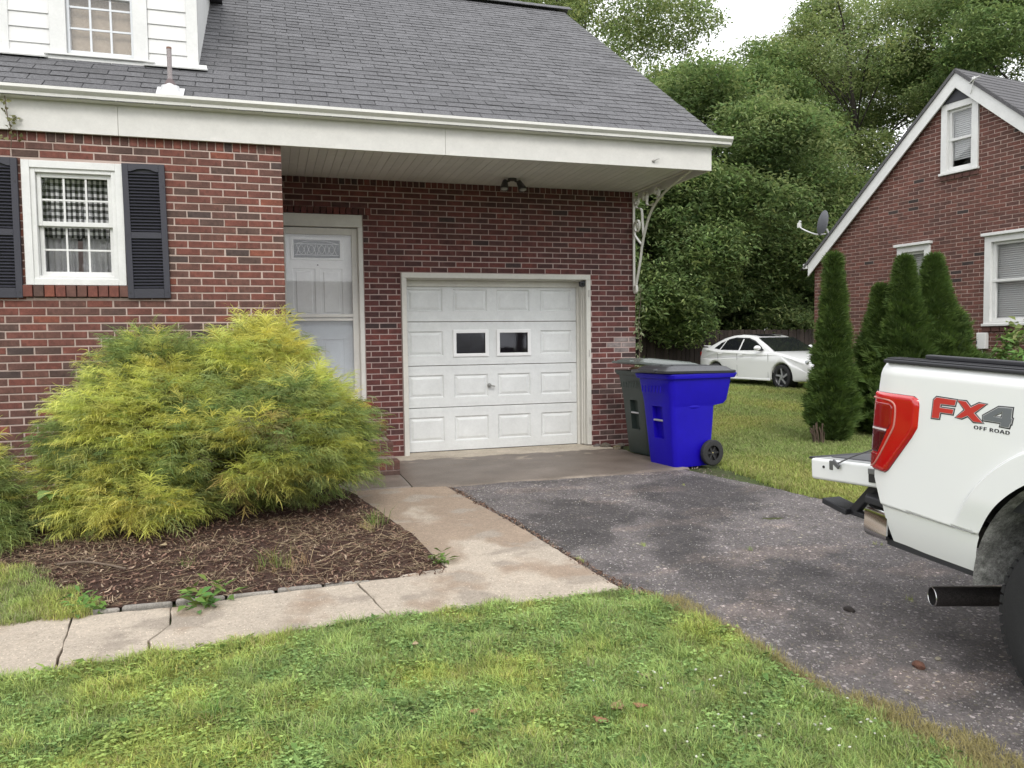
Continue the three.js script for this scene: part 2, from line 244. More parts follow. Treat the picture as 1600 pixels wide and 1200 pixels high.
function layBricks({ x0, x1, top, rows, holes = [], seed = 1, anchor = 'right', clip, tw = TW, wob = 0.004 }) {
  const r = RNG(seed), out = [];
  for (let i = 0; i < rows; i++) {
    const yt = top - i * CO, yb = yt - 0.0568, yc = (yt + yb) / 2;
    let e = anchor === 'right' ? x1 + (i % 2 ? BL / 2 : 0) : x0 - (i % 2 ? BL / 2 : 0) + Math.ceil((x1 - x0) / BL + 1) * BL;
    for (; e > x0; e -= BL) {
      const jl = (r() - 0.5) * wob, jr = (r() - 0.5) * wob;
      let segs = [[Math.max(x0, e - BL + 0.0105 + jl), Math.min(x1, e + jr)]];
      for (const h of holes) if (yc > h[2] && yc < h[3]) segs = segs.flatMap(([a, b]) => (b <= h[0] || a >= h[1]) ? [[a, b]] : [[a, Math.min(b, h[0] - 0.006)], [Math.max(a, h[1] + 0.006), b]].filter(([p, q]) => q - p > 0.028));
      if (clip) segs = segs.map((s) => clip(s, yc)).filter(Boolean);
      for (const [a, b] of segs) if (b - a > 0.028) out.push({ x: (a + b) / 2, y: yc, w: b - a, h: 0.0568 + (r() - 0.5) * 0.002, z: (r() - 0.5) * 0.004, t: pickTone(r, tw), v: Math.floor(r() * 5), rz: (r() - 0.5) * 0.006, k: 0.86 + r() * 0.28 });
    }
  }
  return out;
}
const brickCache = {};
function brickVar(w, h, v, d = 0.05) { const W = Math.round(w / 0.004) * 0.004, key = W.toFixed(3) + '_' + h.toFixed(3) + '_' + v + '_' + d; return brickCache[key] || (brickCache[key] = brickGeo(W, h, d, v + Math.round(W * 1000))); }
function singleBricks(list, mats, place, parent, name = 'brick') { for (const b of list) { const m = mesh(name, brickVar(b.w, 0.0568, b.v), mats[b.t], parent); place(m, b); } }
function mergedBricks(list, tones, place, name, parent) {
  const gs = [], o = new THREE.Object3D();
  for (const b of list) {
    const g = brickGeo(b.w, b.h, 0.05, b.v * 13 + gs.length % 9), n = g.attributes.position.count, c = new Float32Array(n * 3), T = b.c || tones[b.t];
    for (let i = 0; i < n; i++) { c[i * 3] = T[0] * b.k; c[i * 3 + 1] = T[1] * b.k; c[i * 3 + 2] = T[2] * b.k; }
    g.setAttribute('color', new THREE.BufferAttribute(c, 3)); place(o, b); o.updateMatrix(); g.applyMatrix4(o.matrix); gs.push(g);
  }
  const m = mesh(name, mergeGeometries(gs), brickAll, parent); m.userData.kind = 'stuff'; return m;
}
const rowlock = (x0, x1, n, y, h, z, mats, parent, name, seed, d = 0.09) => { const r = RNG(seed), p = (x1 - x0) / n; for (let i = 0; i < n; i++) { const m = mesh(name, brickVar(p - 0.0095, h, i % 5, d), mats[pickTone(r, TW)], parent); m.position.set(x0 + (i + 0.5) * p, y + (r() - 0.5) * 0.002, z + (r() - 0.5) * 0.003); } };
function wallShape(x0, x1, y0, y1, holes, top) { const s = poly(top || [[x0, y0], [x1, y0], [x1, y1], [x0, y1]]); for (const h of holes) s.holes.push(new THREE.Path([[h[0], h[2]], [h[0], h[3]], [h[1], h[3]], [h[1], h[2]]].map((p) => new THREE.Vector2(...p)))); return s; }
const mortarTex = (f) => tex(512, 512, (u, v, i, j) => { const n = N512[j * 512 + i], q = f(u * 5, v * 5), k = 0.74 + n * 0.5; return q.map((c) => Math.pow(c * k, 1 / 2.2)); }, { repeat: 0.2 });

// ------------------------------------------------------------------ the house
const house = thing('brick_house', 'red brick house with grey shingle roof, white front door and white garage door', 'house');
const RS = 0.687, roofY = (z) => 3.655 + RS * (1.65 - z), ridgeZ = -3.19, ridgeY = roofY(ridgeZ), eaveZ = 1.83, ra = Math.atan(RS);
{
  // walls (mortar) with bricks proud of them
  const winHole = [-1.99, -1.2, 1.822, 3.0];
  const wingMortar = M(1, 1, 1, 0.95, { map: mortarTex((x, y) => { const w = 0.06 * PN.noise(x * 2, y * 2, 1); return [0.44 + w, 0.345 + w, 0.3 + w]; }), bumpMap: fineBump, bumpScale: 0.001 });
  const wing = new MB().ext(wallShape(-4.6, 0.152, -0.3, 3.5, [winHole]), 0.24, 0, new THREE.Matrix4().makeTranslation(0, 0, 1.6955 - 0.24)).build('wall', wingMortar, house);
  let L = layBricks({ x0: -4.6, x1: 0.155, top: 3.15, rows: 50, holes: [winHole], seed: 42 });
  const place = (m, b) => { m.position.set(b.x, b.y, 1.7 + b.z); m.rotation.set(0, 0, b.rz); };
  const seen = L.filter((b) => b.x > -2.28 && b.y > 0.75 && !(b.x > -1.95 && b.x < 0.1 && b.y < 1.25)).slice(0, 300), set = new Set(seen);
  singleBricks(seen, wingMats, place, wing);
  mergedBricks(L.filter((b) => !set.has(b)), wingTones, place, 'brickwork', wing);
  rowlock(-4.6, 0.155, 66, 3.206, 0.088, 1.701, wingMats, wing, 'rowlock_brick', 3);
  rowlock(-2.02, -1.178, 10, 1.877, 0.098, 1.735, wingMats, wing, 'sill_brick', 8, 0.13);
  // garage wall
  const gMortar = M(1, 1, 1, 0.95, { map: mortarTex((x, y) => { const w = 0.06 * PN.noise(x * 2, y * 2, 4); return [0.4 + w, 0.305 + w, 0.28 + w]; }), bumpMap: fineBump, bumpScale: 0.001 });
  const gh = [1.53, 3.99, -0.3, 2.236], dh = [0.09, 1.088, 0.64, 2.985];
  const gw = new MB().ext(wallShape(0.155, 4.637, -0.3, 3.5, [[1.53, 3.99, -0.25, 2.236], [0.165, 1.088, 0.64, 2.985]]), 0.25, 0, new THREE.Matrix4().makeTranslation(0, 0, -0.2545)).build('wall', gMortar, house);
  L = layBricks({ x0: 0.17, x1: 4.64, top: 3.25, rows: 49, holes: [gh, dh, [0.155, 1.19, 2.9, 3.0]], seed: 77, anchor: 'right' });
  { const rs = RNG(6); for (const b of L) { if (Math.hypot((b.x - 4.47) / 0.17, (b.y - 1.33) / 0.1) < 1) b.c = [0.3, 0.25, 0.24]; else if (b.x > 4.2 && b.y < 1.0 && rs() < 0.4) b.c = [0.11, 0.065, 0.058]; } } // old paint smear and vine scars by the corner
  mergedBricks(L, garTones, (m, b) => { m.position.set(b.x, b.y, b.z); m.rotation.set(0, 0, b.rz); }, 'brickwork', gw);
  rowlock(0.16, 4.64, 61, 3.302, 0.09, 0.001, garMats, gw, 'rowlock_brick', 5);
  rowlock(0.16, 1.19, 14, 2.946, 0.082, 0.002, garMats, gw, 'rowlock_brick', 6);
  // right side wall, rear and left wall
  const sw = new MB().span(4.39, 4.633, -0.3, 3.5, -8.0, -0.262).span(-4.6, 4.633, -0.3, 3.5, -8.25, -8.005).span(-4.6, -4.36, -0.3, 3.5, -8.0, 1.45).span(-0.09, 0.15, -0.3, 3.4, 0.0, 1.45).build('wall', gMortar, house);
  L = layBricks({ x0: 0.02, x1: 8.2, top: 3.25, rows: 49, seed: 99 });
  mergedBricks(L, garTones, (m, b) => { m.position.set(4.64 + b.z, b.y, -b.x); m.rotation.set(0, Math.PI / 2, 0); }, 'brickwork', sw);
  // gable triangle on the right end, deck and shingles
  new MB().ext(poly([[-1.6, 3.5], [8.2, 3.5], [3.19, ridgeY - 0.12]]), 0.14, 0, new THREE.Matrix4().makeRotationY(Math.PI / 2).setPosition(4.42, 0, 0)).build('gable_wall', M_white, house);
  const deckM = M(0.05, 0.048, 0.05, 0.95);
  const dz = 1.75, deck = new MB().ext(poly([[-dz, roofY(dz) - 0.03], [3.19, ridgeY - 0.03], [8.13, roofY(dz) - 0.03], [8.13, roofY(dz) - 0.055], [3.19, ridgeY - 0.12], [-dz, roofY(dz) - 0.055]]), 9.42, 0, new THREE.Matrix4().makeRotationY(Math.PI / 2).setPosition(-4.56, 0, 0)).build('roof', deckM, house);
  const shMap = grainMap(512, F512, 0.62, 1.0, 1.6, 2.4);
  const tones = [0.178, 0.163, 0.193, 0.171, 0.148, 0.183].map((v) => M(v * 0.995, v * 0.985, v * 1.03, 0.86, { map: shMap, bumpMap: fineBump, bumpScale: 0.002 }));
  const shAll = M(1, 1, 1, 0.86, { map: shMap, bumpMap: fineBump, bumpScale: 0.002, vertexColors: true });
  const shGeo = [0, 1, 2, 3, 4].map((v) => { // a tab: slightly curled lower edge, thicker towards the butt
    const r = RNG(v * 9 + 3), w = 0.2975, len = 0.165, P = [], n = 3, up = 0.0045 + r() * 0.003;
    const pt = (i, j, b) => { const s = (i / n - 0.5) * w, q = j / 2 * len, lift = (1 - j / 2); return [s, (b ? 0 : 0.0045) + lift * up + (j === 0 ? [0.4, -0.2, 0.1, 0.6][(i + v) % 4] * 0.0035 : 0), -q + (j === 0 ? (r() - 0.5) * 0.003 : 0)]; };
    const Tq = [], Bq = []; for (let j = 0; j <= 2; j++) { Tq.push([]); Bq.push([]); for (let i = 0; i <= n; i++) { Tq[j].push(pt(i, j, 0)); Bq[j].push(pt(i, j, 1)); } }
    const quad = (a, b, c, d) => P.push(...a, ...b, ...c, ...a, ...c, ...d);
    for (let j = 0; j < 2; j++) for (let i = 0; i < n; i++) quad(Tq[j][i], Tq[j][i + 1], Tq[j + 1][i + 1], Tq[j + 1][i]);
    for (let i = 0; i < n; i++) quad(Bq[0][i], Bq[0][i + 1], Tq[0][i + 1], Tq[0][i]);
    for (let j = 0; j < 2; j++) { quad(Bq[j + 1][0], Bq[j][0], Tq[j][0], Tq[j + 1][0]); quad(Bq[j][n], Bq[j + 1][n], Tq[j + 1][n], Tq[j][n]); }
    const g = new THREE.BufferGeometry(); g.setAttribute('position', new THREE.Float32BufferAttribute(P, 3)); g.computeVertexNormals(); return boxUV(g, 1, r(), r());
  });
  const r = RNG(5), gs = [], o = new THREE.Object3D(); let single = 0;
  const slopeLen = Math.hypot(ridgeZ - eaveZ, ridgeY - roofY(eaveZ)), nRow = Math.floor(slopeLen / 0.143);
  for (const side of [1, -1]) for (let k = 0; k < nRow; k++) {
    const s = -0.012 + k * 0.143, z = eaveZ - s * Math.cos(ra), y = roofY(eaveZ) + s * Math.sin(ra) - 0.026 + (fbm(k * 0.3, 2) * 0.006), zz = side > 0 ? z : 2 * ridgeZ - z;
    let x = 4.88 - 0.15 - (k % 2) * 0.152 + (r() - 0.5) * 0.02; const off0 = k % 2 ? 1 : 0;
    for (let q = 0; x > -4.6; x -= 0.3048, q++) {
      const v = Math.floor(r() * 5), t = Math.floor(r() * 6), k2 = 0.94 + r() * 0.12, sink = 0.004 * fbm(x * 0.8, k * 0.25, 3);
      if (side > 0 && z < 1.0 && x > -2.3 && x < -0.66) continue;
      const last = q === 0 && off0;
      o.position.set(last ? x + 0.0 : x, y + sink, zz); o.rotation.set(side > 0 ? ra : -ra, side > 0 ? 0 : 0, 0); o.rotation.order = 'YXZ'; if (side < 0) o.rotation.set(ra, Math.PI, 0);
      o.scale.set(1, 1, 1);
      if (side > 0 && single < 300 && x > -2.3) { const m = mesh('shingle', shGeo[v], tones[t], deck); m.position.copy(o.position); m.rotation.copy(o.rotation); single++; }
      else { o.updateMatrix(); const g = shGeo[v].clone(); g.applyMatrix4(o.matrix); const n = g.attributes.position.count, c = new Float32Array(n * 3), col = tones[t].color; for (let i = 0; i < n; i++) { c[i * 3] = col.r * k2; c[i * 3 + 1] = col.g * k2; c[i * 3 + 2] = col.b * k2; } g.setAttribute('color', new THREE.BufferAttribute(c, 3)); gs.push(g); }
    }
    if (off0) { o.rotation.order = 'YXZ'; o.position.set(4.88 - 0.076, y, zz); o.rotation.set(ra, side > 0 ? 0 : Math.PI, 0); o.scale.set(0.49, 1, 1); o.updateMatrix(); const g = shGeo[k % 5].clone(); g.applyMatrix4(o.matrix); const n = g.attributes.position.count; g.setAttribute('color', new THREE.BufferAttribute(new Float32Array(n * 3).fill(0.171), 3)); gs.push(g); o.scale.set(1, 1, 1); }
  }
  mesh('shingles', mergeGeometries(gs), shAll, deck).userData.kind = 'stuff';
  const rc = new MB(); for (let x = -4.5; x < 4.75; x += 0.21) rc.box(x + 0.13, ridgeY - 0.002 + 0.004 * PN.noise(x * 2, 0, 0), ridgeZ + 0.075, 0.27, 0.008, 0.17, ra, 0, 0.02).box(x + 0.13, ridgeY - 0.002, ridgeZ - 0.075, 0.27, 0.008, 0.17, -ra, 0, 0.02);
  rc.build('ridge_cap', tones[1], deck);
  // eaves: frieze boards, gutter, soffit
  let xs = -4.6; const M_frieze = M(0.66, 0.645, 0.61, 0.55, { map: paintMap, bumpMap: paintBump, bumpScale: 0.0006 });
  for (const xe of [-1.215, 1.715, 4.709]) { new MB().rspan(xs + 0.001, xe - 0.001, 3.236, 3.53, 1.722, 1.75, 0.003).build('frieze_board', M_frieze, house); xs = xe; }
  new MB().rspan(4.683, 4.709, 3.238, 3.53, 0.0, 1.7215, 0.003).build('frieze_board', M_frieze, house);
  const gp = [[1.752, 3.5], [1.752, 3.588], [1.757, 3.588], [1.757, 3.506], [1.815, 3.506], [1.83, 3.52], [1.834, 3.54], [1.85, 3.556], [1.866, 3.568], [1.866, 3.582], [1.858, 3.584], [1.858, 3.59], [1.872, 3.59], [1.873, 3.564], [1.856, 3.548], [1.842, 3.536], [1.84, 3.512], [1.826, 3.499]];
  new MB().ext(poly(gp.map(([z, y]) => [-z, y])), 9.5, 0, new THREE.Matrix4().makeRotationY(Math.PI / 2).setPosition(-4.6, 0, 0)).ext(poly([[-1.75, 3.498], [-1.83, 3.498], [-1.874, 3.56], [-1.874, 3.592], [-1.75, 3.592]]), 0.004, 0, new THREE.Matrix4().makeRotationY(Math.PI / 2).setPosition(4.9, 0, 0)).build('gutter', M(0.7, 0.69, 0.65, 0.38, { map: paintMap }), house);
  const sofM = [0.655, 0.635, 0.67].map((v) => M(v, v * 0.98, v * 0.93, 0.6, { map: paintMap, bumpMap: paintBump, bumpScale: 0.0005 }));
  for (let i = 0, x = 0.16; x < 4.68; i++, x += 0.0905) new MB().rspan(x + 0.0012, Math.min(x + 0.0893, 4.683), 3.322 + (i % 3) * 0.0006, 3.34, 0.003, 1.72, 0.003, 1).build('soffit_board', sofM[(i * 7) % 3], house);
  new MB().span(0.16, 4.683, 3.34, 3.352, 0.0, 1.72).build('soffit_backing', M_cream, house);
  new MB().tube([[3.98, 3.30, 1.752], [4.0, 3.305, 1.775], [4.03, 3.32, 1.785], [4.05, 3.325, 1.78]], 0.006).box(4.0, 3.302, 1.755, 0.02, 0.03, 0.008).build('hook', M(0.35, 0.34, 0.32, 0.5), house);
}
// dormer
{
  const d = new THREE.Group(); d.name = 'dormer'; house.add(d);
  const zf = 0.9, x0 = -2.33, x1 = -0.6, y0 = 4.05, y1 = 5.75;
  new MB().ext(wallShape(x0, x1, y0, y1, [[-1.76, -1.18, 4.2, 5.35]]), 0.1, 0, new THREE.Matrix4().makeTranslation(0, 0, zf - 0.1)).build('wall', M_white, d);
  new MB().ext(poly([[-0.9, 4.1], [2.6, 6.5], [2.6, 6.9], [-0.8, 5.75]].map(([z, y]) => [z, y])), 0.06, 0, new THREE.Matrix4().makeRotationY(Math.PI / 2).setPosition(x1 - 0.06, 0, 0)).ext(poly([[-0.9, 4.1], [2.6, 6.5], [2.6, 6.9], [-0.8, 5.75]]), 0.06, 0, new THREE.Matrix4().makeRotationY(Math.PI / 2).setPosition(x0, 0, 0)).build('cheek', M_white, d);
  new MB().ext(poly([[x0 - 0.15, y1], [x1 + 0.15, y1], [(x0 + x1) / 2, y1 + 0.75]]), 3.4, 0, new THREE.Matrix4().makeTranslation(0, 0, -2.4)).build('roof', M(0.08, 0.078, 0.083, 0.9), d);
  const sid = M(0.74, 0.735, 0.72, 0.5, { map: paintMap, bumpMap: paintBump, bumpScale: 0.0005 });
  for (let y = 4.12; y < 5.7; y += 0.1405) for (const [a, b] of [[x0 + 0.09, -1.905], [-1.048, x1 - 0.1]]) {
    const g = new THREE.BoxGeometry(b - a, 0.15, 0.008); new MB().at(g, (a + b) / 2, y + 0.072, zf + 0.0145, -0.085, 0, 0).build('clapboard', sid, d);
  }
  new MB().rspan(x1 - 0.1, x1 + 0.006, 4.04, 5.75, zf, zf + 0.034, 0.004).build('corner_board', M_white, d);
  new MB().rspan(x0 - 0.006, x0 + 0.09, 4.04, 5.75, zf, zf + 0.034, 0.004).build('corner_board', M_white, d);
  new MB().box(-0.8, 4.13, zf + 0.06, 0.58, 0.012, 0.12, 0.35, 0, 0).box(-0.8, 4.155, zf + 0.02, 0.56, 0.05, 0.02).build('flashing', M(0.68, 0.68, 0.67, 0.4), d);
  new MB().box(-2.17, 4.13, zf + 0.06, 0.5, 0.012, 0.12, 0.35, 0, 0).box(-2.17, 4.155, zf + 0.02, 0.5, 0.05, 0.02).build('flashing', M(0.68, 0.68, 0.67, 0.4), d);
  const w = new THREE.Group(); w.name = 'window'; d.add(w);
  new MB().rspan(-1.9, -1.76, 4.16, 5.45, zf + 0.005, zf + 0.045, 0.004).rspan(-1.18, -1.05, 4.16, 5.45, zf + 0.005, zf + 0.045, 0.004).rspan(-1.9, -1.05, 5.452, 5.56, zf + 0.005, zf + 0.047, 0.004).build('trim', M_white, w);
  new MB().rspan(-1.95, -0.99, 4.045, 4.15, zf + 0.0, zf + 0.055, 0.005).rspan(-1.95, -0.99, 4.15, 4.165, zf, zf + 0.08, 0.004).build('sill', M_white, w);
  const wm = M(0.62, 0.64, 0.66, 0.45);
  new MB().rspan(-1.759, -1.735, 4.2, 5.35, zf - 0.06, zf + 0.0, 0.003).rspan(-1.205, -1.181, 4.2, 5.35, zf - 0.06, zf, 0.003).rspan(-1.735, -1.205, 4.2, 4.226, zf - 0.06, zf, 0.003).rspan(-1.735, -1.205, 4.74, 4.78, zf - 0.06, zf, 0.003).build('sash', wm, w);
  for (const x of [-1.559, -1.381]) new MB().span(x - 0.009, x + 0.009, 4.226, 4.74, zf - 0.034, zf - 0.02).build('muntin', wm, w);
  for (const y of [4.44, 4.64]) new MB().span(-1.735, -1.205, y - 0.009, y + 0.009, zf - 0.0335, zf - 0.0195).build('muntin', wm, w);
  for (let i = 0; i < 3; i++) for (let j = 0; j < 3; j++) { const y = [4.226, 4.44, 4.64, 4.74]; new MB().span(-1.735 + i * 0.1767, -1.735 + (i + 1) * 0.1767, y[j], y[j + 1], zf - 0.029, zf - 0.026).build('pane', glassPane(), w); }
  const blind = thing('roller_blind', 'tan roller blind behind the dormer window panes', 'blind');
  mesh('cloth', boxUV(clean(gridGeo(24, 8, (u, v) => [lerp(-1.76, -1.18, u), lerp(4.2, 5.34, v), zf - 0.085 + 0.006 * Math.sin(u * 17) * (0.4 + 0.6 * v)]))), M(0.46, 0.38, 0.29, 0.95, { map: fineMap, side: THREE.DoubleSide }), blind);
  new MB().cyl([-1.75, 5.3, zf - 0.08], [-1.19, 5.3, zf - 0.08], 0.02).build('roller', M_cream, blind);
}
// vent pipe on the roof
{
  const p = new THREE.Group(); p.name = 'vent_pipe'; house.add(p); const x = -0.795, z = 1.6, y = roofY(z);
  new MB().cyl([x, y - 0.05, z], [x, y + 0.4, z], 0.021, 0.021, 14, true).build('pipe', M(0.38, 0.33, 0.33, 0.6, { map: fineMap }), p);
  new MB().cyl([x, y + 0.385, z], [x, y + 0.401, z], 0.0225, 0.0225, 14).build('rust_band', M(0.2, 0.11, 0.08, 0.9), p);
  new MB().cyl([x, y + 0.06, z], [x, y + 0.115, z], 0.055, 0.026, 14).build('collar', M(0.13, 0.1, 0.1, 0.8), p);
  new MB().cyl([x, y - 0.05, z], [x, y + 0.062, z], 0.11, 0.072, 4).box(x, y + 0.002, z + 0.01, 0.23, 0.006, 0.22, ra, 0, 0).build('flashing', M(0.66, 0.66, 0.66, 0.5), p);
}
// wing window with its shutters
{
  const w = new THREE.Group(); w.name = 'window'; house.add(w); const z = 1.7;
  const tr = (a, b, c, d) => new MB().rspan(a, b, c, d, z - 0.05, z + 0.022, 0.004);
  tr(-1.988, -1.925, 1.93, 2.998).rspan(-1.262, -1.2, 1.93, 2.998, z - 0.05, z + 0.022, 0.004).rspan(-1.925, -1.262, 2.935, 2.998, z - 0.05, z + 0.0215, 0.004).rspan(-1.925, -1.262, 1.93, 1.985, z - 0.05, z + 0.0215, 0.004).build('trim', M_white, w);
  new MB().rspan(-1.926, -1.888, 1.983, 2.937, z - 0.11, z + 0.006, 0.004).rspan(-1.298, -1.26, 1.983, 2.937, z - 0.11, z + 0.006, 0.004).rspan(-1.888, -1.298, 2.9, 2.937, z - 0.11, z + 0.0055, 0.004).rspan(-1.888, -1.298, 1.983, 2.012, z - 0.11, z + 0.0055, 0.004).build('frame', M_white, w);
  const sash = (y0, y1, zz, nm) => {
    const s = new MB().rspan(-1.886, -1.853, y0, y1, zz - 0.03, zz, 0.003).rspan(-1.333, -1.3, y0, y1, zz - 0.03, zz, 0.003).rspan(-1.853, -1.333, y1 - 0.035, y1, zz - 0.03, zz - 0.0005, 0.003).rspan(-1.853, -1.333, y0, y0 + 0.04, zz - 0.03, zz - 0.0005, 0.003).build(nm, M_white, w);
    for (const x of [-1.853 + 0.1733, -1.853 + 0.3467]) new MB().rspan(x - 0.008, x + 0.008, y0 + 0.04, y1 - 0.035, zz - 0.02, zz - 0.009, 0.002).build('muntin', M_white, s);
    const ym = (y0 + y1) / 2; new MB().rspan(-1.853, -1.333, ym - 0.008, ym + 0.008, zz - 0.0205, zz - 0.0085, 0.002).build('muntin', M_white, s);
    for (let i = 0; i < 3; i++) for (const [a, b] of [[y0 + 0.04, ym], [ym, y1 - 0.035]]) new MB().span(-1.853 + i * 0.17333, -1.853 + (i + 1) * 0.17333, a, b, zz - 0.016, zz - 0.013).build('pane', glassPane(), s);
  };
  sash(2.445, 2.899, z - 0.028, 'sash'); sash(2.013, 2.475, z - 0.064, 'sash');
  // curtains: black and white gingham above, sheer below
  const check = tex(256, 256, (u, v) => { const a = (u * 8) % 1 < 0.5 ? 1 : 0, b = (v * 8) % 1 < 0.5 ? 1 : 0, s = a + b, n = 0.94 + 0.06 * Math.sin(u * 900) * Math.sin(v * 900); return [0.1, 0.5, 0.95].map((q, i) => q).slice(s, s + 1).flatMap((q) => [q * n, q * n, q * n]); });
  const cur = (x0, x1, y0, y1, zz, amp, fr, mat, name, label, ph) => { const t = thing(name, label, 'curtain'); const n = 90, g = gridGeo(n, 10, (u, v) => [lerp(x0, x1, u) + 0.004 * Math.sin(u * 31 + v), lerp(y0, y1, v) + (v < 0.01 ? 0.006 * Math.sin(u * 23) : 0), zz + amp * Math.sin(u * fr + ph + 0.8 * Math.sin(u * 9)) * (1 - 0.45 * v)]); const c = g.toNonIndexed(), uv = new Float32Array(c.attributes.position.count * 2); for (let i = 0; i < c.attributes.position.count; i++) { uv[i * 2] = c.attributes.position.getX(i) * 2.9; uv[i * 2 + 1] = c.attributes.position.getY(i) * 2.2; } c.setAttribute('uv', new THREE.BufferAttribute(uv, 2)); mesh('cloth', c, mat, t); new MB().cyl([x0 - 0.02, y1 - 0.01, zz], [x1 + 0.02, y1 - 0.01, zz], 0.007).build('rod', M_cream, t); };
  const ging = MP(1, 1, 1, 0.95, { map: check, side: THREE.DoubleSide, transmission: 0.12, thickness: 0 });
  cur(-1.9, -1.29, 2.36, 2.92, z - 0.15, 0.016, 62, ging, 'valance_curtain', 'black and white gingham valance in the upper half of the window', 0);
  const sheer = MP(0.55, 0.55, 0.56, 0.95, { side: THREE.DoubleSide, transmission: 0.35, thickness: 0, map: fineMap });
  cur(-1.89, -1.62, 1.99, 2.5, z - 0.19, 0.012, 36, sheer, 'sheer_curtain', 'pale sheer curtain half behind the gingham valance, beside the left shutter', 1);
  cur(-1.58, -1.3, 1.99, 2.5, z - 0.19, 0.012, 36, sheer, 'sheer_curtain', 'pale sheer curtain half behind the gingham valance, towards the front door', 2);
  // shutters
  const sm = M(0.03, 0.03, 0.042, 0.55, { map: paintMap, bumpMap: paintBump, bumpScale: 0.0004 });
  const shutter = (x0, x1, y0, y1, tilt) => {
    const s = new THREE.Group(); s.name = 'shutter'; house.add(s); s.position.set((x0 + x1) / 2, y0, z + 0.008); s.rotation.z = tilt; const W = x1 - x0, H = y1 - y0, h = W / 2;
    new MB().rspan(-h, -h + 0.05, 0, H, 0, 0.032, 0.003).rspan(h - 0.05, h, 0, H, 0, 0.032, 0.003).rspan(-h + 0.05, h - 0.05, 0, 0.085, 0, 0.0315, 0.003).rspan(-h + 0.05, h - 0.05, 0.53, 0.585, 0, 0.0315, 0.003).build('frame', sm, s);
    const arch = poly([[-h + 0.05, H], [h - 0.05, H], [h - 0.05, H - 0.07], [h - 0.07, H - 0.07], [0.05, H - 0.05], [0, H - 0.045], [-0.05, H - 0.05], [-h + 0.07, H - 0.07], [-h + 0.05, H - 0.07]]);
    new MB().ext(arch, 0.031, 0.002).build('top_rail', sm, s);
    new MB().span(-h + 0.04, h - 0.04, 0.05, H - 0.03, 0, 0.006).build('back', M_black, s);
    const slats = (a, b) => { const n = Math.round((b - a) / 0.0275); for (let i = 0; i < n; i++) new MB().box(0, a + (i + 0.5) * (b - a) / n, 0.017, W - 0.1, 0.005, 0.026, 0.72, 0, 0).build('slat', sm, s); };
    slats(0.088, 0.528); slats(0.588, H - 0.066);
    for (const [a, b] of [[-h + 0.02, 0.05], [h - 0.02, 0.05], [-h + 0.02, 0.555], [h - 0.02, H - 0.2]]) new MB().cyl([a, b, 0.03], [a, b, 0.036], 0.006).build('screw', M_black, s);
  };
  shutter(-1.19, -0.842, 1.818, 3.006, 0.012); shutter(-2.36, -2.012, 1.818, 3.006, 0);
}
